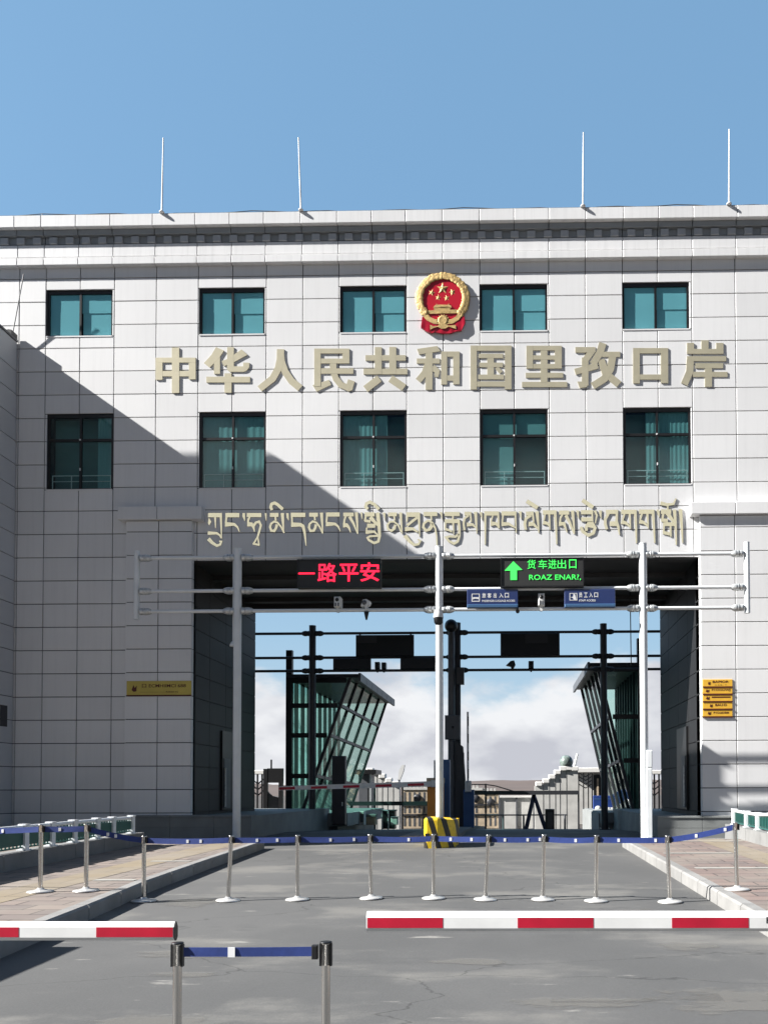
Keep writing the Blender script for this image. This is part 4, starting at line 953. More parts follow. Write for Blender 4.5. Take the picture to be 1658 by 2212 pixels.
# wall plates
def plate(px0,px1,py0,py1,Y,mat,label,txt,tx,icon,lip=True,sub=None,group=None,dep=.028):
    x0,z1=at(px0,py0,Y); x1,z0=at(px1,py1,Y); W=x1-x0;H=z1-z0
    t=thing('wall_plate',((x0+x1)/2,Y,z0),label,'sign',group)
    MB().cbox(x0,x1,Y,Y+dep,z0,z1,.004).build('plate',mat,t)
    text_faces(txt,x0+W*tx[0],x0+W*tx[1],z0+H*tx[2],z0+H*tx[3],Y-.0015,.012,.002).build('lettering',M['platetxt'],t)
    mb=MB()
    ic=icon; mb.prism([(x0+W*(ic[0]+.0),z0+H*.35),(x0+W*(ic[0]+ic[1]*.35),z0+H*.72),(x0+W*(ic[0]+ic[1]*.6),z0+H*.5),(x0+W*(ic[0]+ic[1]),z0+H*.66),(x0+W*(ic[0]+ic[1]*.9),z0+H*.26),(x0+W*(ic[0]+ic[1]*.4),z0+H*.22)],Y-.0055,Y-.0015)
    mb.build('pictogram',M['platetxt'],t,True)
    if lip: MB().box(x0,x1,Y-.012,Y+dep,z0-.035,z0-.003).build('lower_edge',M['platetxt'],t)
    if sub: text_faces(sub[0],x0+W*sub[1],x0+W*sub[2],z0+H*.16,z0+H*.26,Y-.0015,.01,.002).build('small_line',M['platetxt'],t)
YP=Y0-.172
plate(274,413,1470.5,1500,YP,M['brassplate'],'long dull brass plate on the shaded left pilaster','口 ECMHIIMCI 688',(.24,.92,.52,.78),(.08,.08),True,('————————RIBBING',.2,.8))
G5='yellow plates stacked on the right pilaster'
for k,(a,b,txt,tx,ic,lab) in enumerate(((1467,1482,'BAPIOR',(.33,.87,.5,.82),(.17,.08),'topmost yellow plate of the stack of five on the right pilaster'),
   (1484.2,1497.6,'P1OOUWJ',(.30,.92,.36,.74),(.09,.12),'second yellow plate from the top on the right pilaster'),
   (1499.6,1513.6,'————————',(.30,.93,.50,.68),(.10,.12),'middle yellow plate of the five, its text one dark bar'),
   (1515.8,1530,'BAU·D',(.42,.81,.38,.72),(.23,.09),'fourth yellow plate from the top, with short text'),
   (1532,1546.5,'P1D2DBB',(.36,.88,.40,.66),(.16,.11),'lowest yellow plate of the stack on the right pilaster'))):
    plate(1516.5,1580.5,a,b,YP,M['plate'],lab,txt,tx,ic,True,('A E B · T',.4,.8) if k==0 else None,G5)
# ------------------------------------------------------------------ queue stanchions
HP=.88
def stanchion_proto(loc,label,group):
    t=thing('queue_stanchion',loc,label,'stanchion',group); x,y,z=loc
    MB().lathe((x,y,z),[(.001,.0),(.155,0),(.16,.012),(.15,.022),(.09,.03),(.045,.042),(.035,.06),(.001,.06)],32).build('base',M['base'],t)
    MB().cyl((x,y,z+.055),(x,y,z+HP-.10),.0265,n=20).build('pole',M['chrome'],t)
    MB().lathe((x,y,z+HP-.10),[(.001,0),(.030,0),(.030,.088),(.033,.09),(.033,.10),(.001,.10)],24).build('head',M['chrome'],t)
    MB().box(x+.0305,x+.05,y-.018,y+.018,z+HP-.10,z+HP-.02).build('belt_clip',M['black'],t)
    return t
SB=[(83,1930,S0),(182,1928,S0),(307,1950,0),(490,1949,0),(640,1947,0),(800,1944,0),(935,1944,0),(1047,1947,0),(1172,1947,0),(1287,1950,0),(1447,1952,0),(1593,1925,S0)]
LAB=['leftmost blue tape stanchion, standing on the left pavement','blue tape stanchion on the left pavement, second from the left edge','stanchion at the foot of the left kerb, its tape rising to the pavement',
 'stanchion on the road in front of the left gantry post','stanchion on the road below the left glass booth','leaning stanchion on the road left of the striped block','stanchion directly before the yellow and black striped block',
 'stanchion on the road just right of the striped block','stanchion on the road in line with the white upright gantry camera','stanchion on the road in front of the right glass booth','stanchion at the foot of the right kerb',
 'rightmost stanchion, standing on the right pavement']
GS='blue tape stanchions in a row across the road'
tilt=[0,0,0,-.045,.0,.022,0,-.05,-.02,-.012,.03,.02]
ST=[]
proto=None
def dup(root,loc,label):
    r=root.copy(); COL.objects.link(r); r.location=loc; r['label']=label; ROOT[r.name]=Vector(loc)
    for ch in list(root.children):
        c=ch.copy(); COL.objects.link(c); c.parent=r
    return r
for i,(px,py,dz) in enumerate(SB):
    x,y=gnd(px,py-2,dz); y+=.05; loc=(x,y,gz(y)+dz)
    if proto is None: proto=stanchion_proto(loc,LAB[0],GS); t=proto
    else: t=dup(proto,loc,LAB[i])
    t.rotation_euler=(0,-tilt[i],(i*1.3)%6)
    t.rotation_euler=Euler((0,-tilt[i],0))
    ST.append(t)
bpy.context.view_layer.update()
def belt(t,p,q,sag,labels=(.33,),wd=.074):
    """retracting belt: child of stanchion T, from its head to the next one"""
    inv=t.matrix_world.inverted(); n=18; mb=MB(); th=.003
    P=[]
    dirv=Vector((q[0]-p[0],q[1]-p[1],0)).normalized(); nr=Vector((-dirv.y,dirv.x,0))
    for i in range(n+1):
        u=i/n; c=Vector(p).lerp(Vector(q),u); c.z-=sag*4*u*(1-u)
        tw=.10*math.sin(math.pi*u)
        P.append((c,Vector((0,0,1))*math.cos(tw)+nr*math.sin(tw)))
    v=[]
    for c,up in P:
        for s,k in ((-1,-1),(1,-1),(1,1),(-1,1)): v.append(inv@(c+up*wd/2*s+nr*th/2*k))
    f=[]
    for i in range(n):
        a=4*i;b=a+4
        for k in range(4): f.append((a+k,a+(k+1)%4,b+(k+1)%4,b+k))
    f += [(3,2,1,0),(4*n,4*n+1,4*n+2,4*n+3)]
    me=bpy.data.meshes.new('belt'); me.from_pydata([tuple(a) for a in v],[],f); 
    bm=bmesh.new(); bm.from_mesh(me); bmesh.ops.recalc_face_normals(bm,faces=bm.faces); bm.to_mesh(me); bm.free()
    me.materials.append(M['belt']); o=bpy.data.objects.new('belt',me); COL.objects.link(o); o.parent=t
    for u in labels:
        c=Vector(p).lerp(Vector(q),u); c.z-=sag*4*u*(1-u)
        w=.016; s=-1 if nr.y>0 else 1
        off=nr*s*(.0045); dz=Vector((0,0,.022))
        vv=[inv@(c+off*k+dirv*a*w+dz*b) for k in (.6,1.6) for a,b in ((-1,-1),(1,-1),(1,1),(-1,1))]
        me=bpy.data.meshes.new('belt_mark'); me.from_pydata([tuple(a) for a in vv],[],[(0,3,2,1),(4,5,6,7),(0,1,5,4),(1,2,6,5),(2,3,7,6),(3,0,4,7)])
        bm=bmesh.new(); bm.from_mesh(me); bmesh.ops.recalc_face_normals(bm,faces=bm.faces); bm.to_mesh(me); bm.free()
        me.materials.append(M['white']); m2=bpy.data.objects.new('belt_mark',me); COL.objects.link(m2); m2.parent=o
def head(t): return t.matrix_world@Vector((0,0,HP-.062))
MK=[(.4,),(.35,.5),(.5,.66),(.38,.71),(.45,.8),(.62,),(.3,.72),(.28,.73,.97),(.62,),(.3,.86),(.42,.88)]
for i in range(len(ST)-1):
    p,q=head(ST[i]),head(ST[i+1]); d=(q-p).normalized()
    belt(ST[i],p+d*.034,q-d*.034,.015 if i in(1,10) else .004+.004*(i%3),MK[i])
p=head(ST[0]); q=p+Vector((-2.6,.3,-.02)); st0=dup(proto,(q.x-.03,q.y,gz(q.y)+S0),'stanchion on the left pavement just outside the frame'); bpy.context.view_layer.update()
belt(ST[0],p-Vector((.034,0,0)),q+Vector((.03,0,0)),.03,(.2,))
# the near pair, cut off by the lower edge
NL=['near stanchion at the bottom of the photo, under the end of the left arm','near stanchion at the bottom of the photo, right end of the short tape']
near=[]
for k,(px,py) in enumerate(((384,2036),(704,2034))):
    Y=3.47 if k==0 else 3.45
    x,zt=at(px,py,Y); z0=0.0
    t=thing('queue_stanchion',(x,Y,z0),NL[k],'stanchion','near pair of stanchions with short tape')
    lean=(.006 if k==0 else -.012)
    h=zt-z0; P0=(x-lean*0,Y,z0)
    MB().lathe((x,Y,z0),[(.001,0),(.16,0),(.165,.012),(.15,.024),(.09,.032),(.045,.045),(.035,.06),(.001,.06)],40).build('base',M['base'],t)
    MB().cyl((x,Y,z0+.055),(x,Y,zt-.085),.0195,n=32).build('pole',M['chrome'],t)
    mb=MB(); mb.lathe((x,Y,zt-.10),[(.0196,0),(.0215,.0),(.0215,.092),(.023,.092),(.023,.10),(.001,.10)],32); hd=mb.build('head',M['chrome'],t)
    for s in ((-1,0),(1,0),(0,-1),(0,1)):
        if s==(0,-1): continue
        cx_,cy_=x+s[0]*.0235,Y+s[1]*.0235
        MB().box(cx_-(.004 if s[0] else .010),cx_+(.004 if s[0] else .010),cy_-(.010 if s[0] else .004),cy_+(.010 if s[0] else .004),zt-.105,zt-.006).build('tape_slot',M['black'],hd)
    MB().lathe((x,Y,zt-.004),[(.001,0),(.026,0),(.027,.002),(.026,.006),(.001,.006)],32).build('cap',M['black'],t)
    near.append((t,x,Y,zt))
bpy.context.view_layer.update()
zb=near[0][3]-.037
belt(near[1][0],(near[1][1]-.05,near[1][2]-.004,zb+.004),(near[0][1]+.03,near[0][2]-.004,zb-.003),.001,(.63,),.042)
x=near[1][1]; Y=near[1][2]; MB().cbox(x-.062,x-.036,Y-.016,Y+.014,zb-.03,zb+.032,.004).build('belt_clip',M['black'],near[1][0])

# ------------------------------------------------------------------ near barrier arms (octagonal white booms with red bands)
def boom(Y,xa,xb,zc,h,dp,label,bands,cabx,endmat):
    t=thing('barrier_arm',(cabx,Y,gz(Y)),label,'barrier')
    c=h*.26; pr=[(-dp/2+c*.6,-h/2),(dp/2-c*.6,-h/2),(dp/2,-h/2+c*.7),(dp/2,h/2-c),(dp/2-c*.6,h/2),(-dp/2+c*.6,h/2),(-dp/2,h/2-c),(-dp/2,-h/2+c*.7)]
    mb=MB(); n=8
    v=[(xa,Y+a,zc+b) for a,b in pr]+[(xb,Y+a,zc+b) for a,b in pr]
    mb.add(v,[(i,(i+1)%n,n+(i+1)%n,n+i) for i in range(n)]+[tuple(range(n-1,-1,-1)),tuple(range(n,2*n))])
    ar=mb.build('boom',M['arm'],t,True)
    tip=xa if abs(xa-cabx)>abs(xb-cabx) else xb; s=1 if tip>cabx else -1
    mb=MB(); v=[(tip+s*.0005,Y+a*1.0,zc+b*1.01) for a,b in pr]+[(tip+s*.006,Y+a*1.0,zc+b*1.01) for a,b in pr]
    mb.add(v,[(i,(i+1)%n,n+(i+1)%n,n+i) for i in range(n)]+[tuple(range(n-1,-1,-1)),tuple(range(n,2*n))]); mb.build('end_cap',M[endmat],t,True)
    yf=Y-dp/2
    for a,b in bands:
        mb=MB(); mb.box(a,b,yf-.0012,yf-.0002,zc-h/2+c*.7+.002,zc+h/2-c-.001); mb.build('red_band',M['redband'],ar)
    mb=MB(); mb.cbox(cabx-.19,cabx+.19,Y+dp/2+.03,Y+dp/2+.36,gz(Y),zc+.12,.02); cb=mb.build('cabinet',M['orange'],t)
    MB().cyl((cabx,Y-dp/2-.02,zc),(cabx,Y+dp/2+.03,zc),.06,n=18).build('hub',M['galv'],t)
    return t,ar,yf
YA=3.78
xa,zc=at(795.5,1989,YA); 
bx=lambda p,Y: at(p,1992,Y)[0]
ta,ar,yf=boom(YA,xa,3.4,zc,.094,.06,'long white barrier arm with red bands reaching in from the right',[(bx(795.8,YA),bx(957,YA)),(bx(1117,YA),bx(1279,YA)),(bx(1447,YA),bx(1611,YA)),(bx(1775,YA),bx(1935,YA))],3.2,'arm')
xq,zq=at(1653.5,1990,YA-.03)
text_faces('P',xq,xq+.022,zq-.008,zq+.022,YA-.0303,.01,.0006).build('lettering',M['black'],ar)
YA2=3.6
xb,zc=at(378.5,2010,YA2)
boom(YA2,-4.6,xb,zc,.088,.034,'white barrier arm with red bands reaching in from the left',[(bx(213,YA2),bx(377.5,YA2)),(bx(-118,YA2),bx(46.5,YA2)),(bx(-450,YA2),bx(-285,YA2))],-4.2,'black')
# guard booth beside the left kerb: only its shadow falls into the picture
GB=thing('guard_booth',(-7.9,5.4,.18),'grey guard booth on the left pavement, outside the frame','booth')
mb=MB(); mb.box(-8.6,-7.1,4.1,6.8,.18,1.85); mb.build('wall',M['wpanel'],GB)
mb=MB(); mb.box(-8.7,-7.0,4.0,6.9,1.851,2.0); mb.build('roof',M['dgrey'],GB)
mb=MB(); mb.box(-7.099,-7.08,4.6,6.2,.9,1.6); mb.build('window',M['frame'],GB)

# ------------------------------------------------------------------ parapets with white and green railings
def railing(X,ys,label,plabel,wx,ztop,n_back,y0):
    mb=MB()
    y=y0
    while y<ys[-1]+.2:
        e=min(y+1.0,ys[-1]+.25); mb.hexa([(X-.17,y+.006,gz(y)+.05),(X+.17,y+.006,gz(y)+.05),(X+.17,e-.006,gz(e)+.05),(X-.17,e-.006,gz(e)+.05)],
            [(X-.16,y+.006,gz(y)+S0+.27),(X+.16,y+.006,gz(y)+S0+.27),(X+.16,e-.006,gz(e)+S0+.27),(X-.16,e-.006,gz(e)+S0+.27)]); y=e
    p=mb.build('low_parapet',M['concrete']); tag(p,plabel,'low wall')
    zb=lambda q:gz(q)+S0+.27
    t=thing('railing',(X,ys[0],zb(ys[0])),label,'railing')
    for y in ys:
        m_=MB(); m_.box(X-.055,X+.055,y-.055,y+.055,zb(y),ztop(y)); m_.box(X-.08,X+.08,y-.08,y+.08,zb(y),zb(y)+.02); m_.box(X-.066,X+.066,y-.066,y+.066,ztop(y),ztop(y)+.025); m_.build('post',M['steelw'],t)
    for a,b in zip(ys,ys[1:]):
        m_=MB(); m_.cyl((X,a+.056,ztop(a)-.03),(X,b-.056,ztop(b)-.03),.036,n=8); m_.build('top_rail',M['steelw'],t)
        m_=MB(); k=int((b-a)/.09); 
        for i in range(1,k):
            y=a+(b-a)*i/k; u=i/k; zt_=ztop(a)*(1-u)+ztop(b)*u; m_.box(X-.008,X+.008,y-.012,y+.012,zb(y)+.05,zt_-.055)
        m_.hexa([(X-.012,a+.03,zb(a)+.04),(X+.012,a+.03,zb(a)+.04),(X+.012,b-.03,zb(b)+.04),(X-.012,b-.03,zb(b)+.04)],[(X-.012,a+.03,zb(a)+.065),(X+.012,a+.03,zb(a)+.065),(X+.012,b-.03,zb(b)+.065),(X-.012,b-.03,zb(b)+.065)])
        m_.build('picket_panel',M['green'],t)
        m_=MB(); m_.hexa([(X+.014,a+.03,zb(a)+.09),(X+.018,a+.03,zb(a)+.09),(X+.018,b-.03,zb(b)+.09),(X+.014,b-.03,zb(b)+.09)],[(X+.014,a+.03,ztop(a)-.09),(X+.018,a+.03,ztop(a)-.09),(X+.018,b-.03,ztop(b)-.09),(X+.014,b-.03,ztop(b)-.09)])
        m_.build('green_mesh',M['green'],t)
railing(-8.1,[8.2,9.1,10.0,10.9,11.8,12.75,13.5,14.2,15.0,15.6,16.4],'white post railing with green panels left of the road','low concrete parapet under the left railing',0,lambda y:1.02+.03*min(1,max(0,(y-12)/3)),0,8.0)
railing(5.45,[9.6,10.4,11.2,12.0,12.8,13.6,14.4,15.3,16.1,17.0,17.8,18.8],'white post railing with green panels at the right edge','low concrete parapet under the right railing',0,lambda y:1.08+.02*math.sin(y*2.1),0,9.4)

# ------------------------------------------------------------------ striped crash block at the island nose
def stripes():
    m=bpy.data.materials.new('yellow_black_stripes'); m.use_nodes=True; t=m.node_tree; n=t.nodes; l=t.links; b=n['Principled BSDF']; b.inputs['Roughness'].default_value=.45
    c=n.new('ShaderNodeTexCoord'); s=n.new('ShaderNodeSeparateXYZ'); l.new(c.outputs['Object'],s.inputs[0])
    a=n.new('ShaderNodeMath'); a.operation='MULTIPLY_ADD'; a.inputs[1].default_value=.30; l.new(s.outputs[2],a.inputs[0]); l.new(s.outputs[0],a.inputs[2])
    y=n.new('ShaderNodeMath'); y.operation='MULTIPLY_ADD'; y.inputs[1].default_value=.15; l.new(s.outputs[1],y.inputs[0]); l.new(a.outputs[0],y.inputs[2])
    w_=n.new('ShaderNodeMath'); w_.operation='MULTIPLY_ADD'; w_.inputs[1].default_value=1/.31; w_.inputs[2].default_value=.30; l.new(y.outputs[0],w_.inputs[0])
    f=n.new('ShaderNodeMath'); f.operation='FRACT'; l.new(w_.outputs[0],f.inputs[0])
    g_=n.new('ShaderNodeMath'); g_.operation='GREATER_THAN'; g_.inputs[1].default_value=.42; l.new(f.outputs[0],g_.inputs[0])
    ns=n.new('ShaderNodeTexNoise'); ns.inputs['Scale'].default_value=12; ns.inputs['Detail'].default_value=6; l.new(c.outputs['Object'],ns.inputs[0])
    cr=n.new('ShaderNodeValToRGB'); cr.color_ramp.elements[0].position=.25; cr.color_ramp.elements[0].color=(.62,.42,.03,1); cr.color_ramp.elements[1].position=.6; cr.color_ramp.elements[1].color=(.85,.58,.02,1); l.new(ns.outputs['Fac'],cr.inputs[0])
    x=n.new('ShaderNodeMixRGB'); l.new(g_.outputs[0],x.inputs[0]); x.inputs[1].default_value=(.02,.017,.014,1); l.new(cr.outputs[0],x.inputs[2]); l.new(x.outputs[0],b.inputs['Base Color'])
    return m
M['stripe']=stripes()
xa=at(912,1800,17.6)[0]; xb=at(985,1800,17.9)[0]; zt=at(940,1766,17.8)[1]
CB=thing('crash_block',((xa+xb)/2,17.8,gz(17.8)),'yellow and black striped concrete block on the island nose','crash block')
zb0=gz(17.8)-.02; xm=(xa+xb)/2
prof=[(xa,18.9),(xa+.02,17.72),(xa+.10,17.6),(xa+.34,17.62),(xb-.2,17.78),(xb-.03,17.98),(xb,18.9)]
mb=MB(); n=len(prof)
lo=[(x,y,zb0) for x,y in prof]; mi=[(x,y,zb0+(zt-zb0)*.93) for x,y in prof]; hi=[(xm+(x-xm)*.94,y+.03,zt-(.06 if i>=4 else 0)) for i,(x,y) in enumerate(prof)]
mb.add(lo+mi+hi,[(i,i+1,n+i+1,n+i) for i in range(n-1)]+[(n+i,n+i+1,2*n+i+1,2*n+i) for i in range(n-1)]+[tuple(range(2*n,3*n)),(n-1,0,n,2*n-1),(2*n-1,n,2*n,3*n-1)])
mb.build('block',M['stripe'],CB,True)
MB().box(xa+.06,xa+.16,17.59,17.6,zb0+.28,zb0+.36).build('number_tag',M['black'],CB)
# ------------------------------------------------------------------ second gantry, beyond the passage
Y2=28.4
GT2=gantry(Y2,'sign_gantry',[(675,1352),(987,1346),(1302,1348)],[1366,1418.5,1447],[],.125,.05,M['dark'],'gantry coloured as a dark backlit silhouette behind the passage, with black sign boxes',(at(470,1400,Y2)[0],at(1470,1400,Y2)[0]))  # dark colour stands in for backlit shade on posts and rails
def box_sign(px0,px1,py0,py1,label,inset=None):
    x0,z1=at(px0,py0,Y2-.2); x1,z0=at(px1,py1,Y2-.2)
    t=thing('hanging_sign',((x0+x1)/2,Y2-.2,z0),label,'sign','dark sign boxes on the second gantry')
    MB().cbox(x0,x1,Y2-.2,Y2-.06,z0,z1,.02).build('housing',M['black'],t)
    if inset:
        a,b,c,d=inset; MB().box(x0+(x1-x0)*a,x0+(x1-x0)*b,Y2-.215,Y2-.201,z0+(z1-z0)*c,z0+(z1-z0)*d).build('panel',M['dark'],t)
    MB().box(x0+.1,x0+.16,Y2-.06,Y2,z1-.12,z1+.05).build('bracket',M['dark'],t)
    MB().box(x1-.16,x1-.1,Y2-.06,Y2,z1-.12,z1+.05).build('bracket',M['dark'],t)
box_sign(768,893,1371,1416,'large black sign box on the second gantry, over the left lane',(.02,.36,.62,.98))
box_sign(1080,1208,1367,1415,'large black sign box on the second gantry, over the right lane',(.42,.8,.55,.95))
box_sign(719,800,1421,1445,'low black sign box beside the left post of the second gantry')
box_sign(864,948,1420,1444,'low black sign box left of the middle post of the second gantry')
G2='small dark cameras on the second gantry'
for px,py0,py1,wd,lab in ((815,1430,1446,.17,'small dark camera on the second gantry, left one of the close pair'),(829,1431,1446,.16,'small dark camera on the second gantry, right one of the close pair'),(1146,1428,1445,.19,'small square dark camera on the second gantry over the right lane')):
    cam_box(px,py0,py1,Y2,lab,wd,M['black'],False,G2)
x,z=at(1105,1436,Y2); t=thing('security_camera',(x,Y2,z-.15),'dark turret camera pointing left on the second gantry','camera',G2)
mb=MB(); mb.prism([(x-.22,z-.02),(x-.05,z+.14),(x+.08,z+.16),(x+.13,z),(x+.04,z-.16),(x-.02,z-.16),(x-.05,z-.06)],Y2-.1,Y2+.1); mb.build('body',M['black'],t,True)
# mast with ball camera beside the middle post
x,z=at(974,1352,27.9); t=thing('camera_mast',(x,27.9,gz(27.9)),'dark mast with a black ball camera behind the middle white post','mast')
MB().cyl((x,27.9,gz(27.9)+.1),(x,27.9,z-.2),.13,.12,n=16).build('pole',M['dgrey'],t)
MB().sphere((x,27.85,z),.24,20).build('ball_camera',M['black'],t)
xb_,zb_=at(977,1597,27.7); _,zt_=at(977,1545,27.7)
m_=MB(); m_.cbox(xb_-.27,xb_+.27,27.55,27.76,zb_,zt_,.02); cb=m_.build('control_box',M['dgrey'],t); MB().sphere((xb_+.02,27.54,(zb_+zt_)/2),.045,10).build('lock',M['black'],cb)
for py,h in ((1460,.3),(1655,.5)):
    xx,zz=at(994,py,27.9); MB().box(xx-.14,xx+.13,27.75,28.05,zz-h,zz+h).build('junction_box',M['dark'],t)
xx,z1=at(1000,1600,27.9); _,z0=at(1000,1760,27.9)
MB().hexa([(x+.12,27.8,gz(27.9)+.1),(x+.62,27.8,gz(27.9)+.1),(x+.62,28.2,gz(27.9)+.1),(x+.12,28.2,gz(27.9)+.1)],[(x+.15,27.8,z1),(x+.42,27.8,z1-.2),(x+.42,28.2,z1-.2),(x+.15,28.2,z1)]).build('cabinet',M['dark'],t)
# island equipment in the left lane: arm machine, blue cabinet
YI=24.2
x0,z1=at(922,1683,YI); x1,_=at(956,1683,YI)
t=thing('inner_barrier',((x0+x1)/2,YI,gz(YI)+.16),'orange barrier machine with a red and white arm across the left lane','barrier')
MB().cbox(x0,x1,YI,YI+.4,gz(YI)+.15,z1-.12,.02).build('cabinet',M['orange'],t)
MB().cbox(x0-.02,x1+.02,YI-.02,YI+.42,z1-.118,z1+.05,.02).build('cabinet_lid',M['tan'],t)
xa,za=at(603,1702,YI-.1); xe,ze=at(950,1692,YI-.1)
nb=10; ar=None
xs_=[xa+(xe-xa)*i/nb for i in range(nb+1)]
tot=MB(); tot.hexa([(xa,YI-.13,za-.065),(xe,YI-.13,ze-.085),(xe,YI-.06,ze-.085),(xa,YI-.06,za-.065)],[(xa,YI-.13,za+.065),(xe,YI-.13,ze+.085),(xe,YI-.06,ze+.085),(xa,YI-.06,za+.065)])
ar=tot.build('arm',M['arm'],t)
for i in range(0,9,2):
    a,b=xs_[i],xs_[i+1]; zf=lambda q: za+(ze-za)*(q-xa)/(xe-xa)
    MB().hexa([(a,YI-.136,zf(a)-.05),(b,YI-.136,zf(b)-.05),(b,YI-.131,zf(b)-.05),(a,YI-.131,zf(a)-.05)],[(a,YI-.136,zf(a)+.03),(b,YI-.136,zf(b)+.03),(b,YI-.131,zf(b)+.03),(a,YI-.131,zf(a)+.03)]).build('red_band',M['redband'],ar)
MB().cbox(xe-.28,xe+.1,YI-.2,YI-.001,ze-.11,ze+.11,.02).build('arm_clamp',M['arm'],t)
x0,z1=at(936,1640,25.2); x1,_=at(970,1640,25.2)
t=thing('blue_cabinet',((x0+x1)/2,25.2,gz(25)+.16),'tall blue cabinet behind the middle white post','cabinet')
MB().cbox(x0+.1,x1,25.2,25.7,gz(25.2)+.15,z1,.02).build('cabinet_body',M['cabblue'],t)
MB().box(x0,x0+.098,25.25,25.6,z1-1.1,z1-.02).build('side_panel',M['galv'],t)
x0,z1=at(1003,1690,27.5); x1,_=at(1020,1690,27.5)
t=thing('raised_barrier',((x0+x1)/2,27.5,gz(27.5)+.1),'barrier machine with its black and white arm raised upright','barrier')
MB().cbox(x0-.05,x1+.05,27.5,27.9,gz(27.5)+.1,z1-.25,.02).build('cabinet',M['cabblue'],t)
xb,zb=at(1010,1695,27.4); xt,zt=at(1009.5,1537,27.4)
ar=MB().box(xb-.035,xb+.035,27.35,27.42,zb-.1,zt).build('arm',M['arm'],t)
for k in range(4): MB().box(xb+.005,xb+.04,27.34,27.349,zb+.25+.62*k,zb+.57+.62*k).build('black_band',M['black'],ar)
MB().cbox(xb-.1,xb+.12,27.3,27.49,zb-.25,zb+.15,.03).build('counterweight',M['lamp'],t)
# ------------------------------------------------------------------ leaning glass booths
def quad(mb,a,b,c,d,th,n):
    n=Vector(n)*th; P=[Vector(p) for p in (a,b,c,d)]
    mb.add(P+[p+n for p in P],[(0,1,2,3),(7,6,5,4),(0,4,5,1),(1,5,6,2),(2,6,7,3),(3,7,4,0)])
def booth(name,xb,xt,xback,xe,zt,ys,label,s,hz,fl):
    y0,y1=ys[0],ys[-1]; z0=lambda y: gz(y)+fl
    t=thing('glass_booth',(xb,y0,gz(y0)),label,'booth')
    bar=lambda p,q,w,m_: m_.cyl(p,q,w,n=6)
    f=lambda u,y:(xb+(xt-xb)*u,y,z0(y)+(zt-z0(y))*u)
    # platform
    m_=MB(); a=xb+s*1.3; b=xback-s*.6
    lo,hi=min(a,b),max(a,b)
    m_.box(lo,hi,30.0,y1+.5,-1.2,gz(30)+.62); m_.build('platform',M['plinth'],t)
    # mullions
    for y in ys:
        m_=MB(); p=Vector(f(0,y)); q=Vector(f(1,y)); w=.06
        m_.hexa([(p.x-w,y-.05,p.z),(p.x+w,y-.05,p.z),(p.x+w,y+.05,p.z),(p.x-w,y+.05,p.z)],[(q.x-w,y-.05,q.z),(q.x+w,y-.05,q.z),(q.x+w,y+.05,q.z),(q.x-w,y+.05,q.z)]); m_.build('mullion',M['dark'],t)
    for a,b in zip(ys,ys[1:]):
        for u in hz:
            m_=MB(); p,q=f(u,a+.051),f(u,b-.051); m_.hexa([(p[0]-.06,p[1],p[2]-.06),(p[0]+.06,p[1],p[2]-.06),(q[0]+.06,q[1],q[2]-.06),(q[0]-.06,q[1],q[2]-.06)],[(p[0]-.06,p[1],p[2]+.06),(p[0]+.06,p[1],p[2]+.06),(q[0]+.06,q[1],q[2]+.06),(q[0]-.06,q[1],q[2]+.06)]); m_.build('transom',M['dark'],t)
        m_=MB(); quad(m_,f(0,a),f(0,b),f(1,b),f(1,a),.02,(-s,0,0)); m_.build('pane',M['teal'],t)
    # end wall facing the camera
    m_=MB(); m_.box(xback-.12,xback+.12,y0-.08,y0+.12,z0(y0)-.3,zt+1.1); m_.build('corner_post',M['black'],t)
    m_=MB(); m_.prism([(xback,z0(y0)),f(0,y0)[::2],f(1,y0)[::2],(xback,zt)],y0+.0,y0+.02); m_.build('pane',M['teal2'],t,True)
    for u in hz+[.985,0.0]:
        p=f(u,y0); lo,hi=sorted((xback+s*.121,p[0]-s*.111)); 
        if hi-lo>.05: MB().box(lo,hi,y0-.04,y0+.06,p[2]-.09,p[2]+.09).build('transom',M['black'],t)
    # back wall: posts with glazing between
    k=9
    for i in range(1,k+1):
        y=y0+(y1-y0)*i/k; MB().box(xback-.07,xback+.07,y-.06,y+.06,z0(y),zt+.05).build('back_post',M['dark'],t)
    MB().box(xback-.012,xback+.012,y0+.13,y1,z0(y1),zt).build('back_glazing',M['teal2'],t)
    # roof and eaves
    m_=MB(); lo,hi=sorted((xback-s*.1,xe)); m_.box(lo,hi,y0-.1,y1+.2,zt+.02,zt+.16); r=m_.build('roof',M['dark'],t)
    m_=MB(); lo,hi=sorted((xe+s*.005,xe+s*.09)); 
    for i in range(7):
        a=y0-.1+(y1-y0+.3)*i/7; b=y0-.1+(y1-y0+.3)*(i+1)/7; m_.box(lo,hi,a+.03,b-.03,zt-.12,zt+.2)
    m_.build('eaves',M['dgrey'],r)
    lo,hi=sorted((xback,xt-s*.1)); MB().box(lo,hi,y0+.021,y1,z0(y1)-.05,gz(30)+.66).build('floor',M['plinth'],t)
    m_=MB(); lo,hi=sorted((xback+s*.2,xb-s*.0)); 
    return t
booth('glass_booth',-8.02,-6.15,-8.5,-5.82,5.92,[29.6,30.9,32.4,34.2,36.2,38.2],'leaning teal glass booth on the left of the passage exit',1,[.28,.58,.80],.62)
booth('glass_booth',4.75,3.4,5.03,3.1,6.3,[29.6,30.7,31.9,33.2,34.6,36.2],'leaning teal glass booth on the right of the passage exit',-1,[.36,.66],.62)
x,z1=at(736,1632,33); t=thing('equipment_rack',(x,33,gz(33)),'dark upright cabinet standing before the left glass booth','cabinet')
x0=at(716,1700,29.0)[0]; x1=at(745,1700,29.0)[0]; MB().cbox(x0,x1,29.0,29.3,gz(29)+.2,at(730,1632,29.0)[1],.03).build('cabinet_body',M['dark'],t)
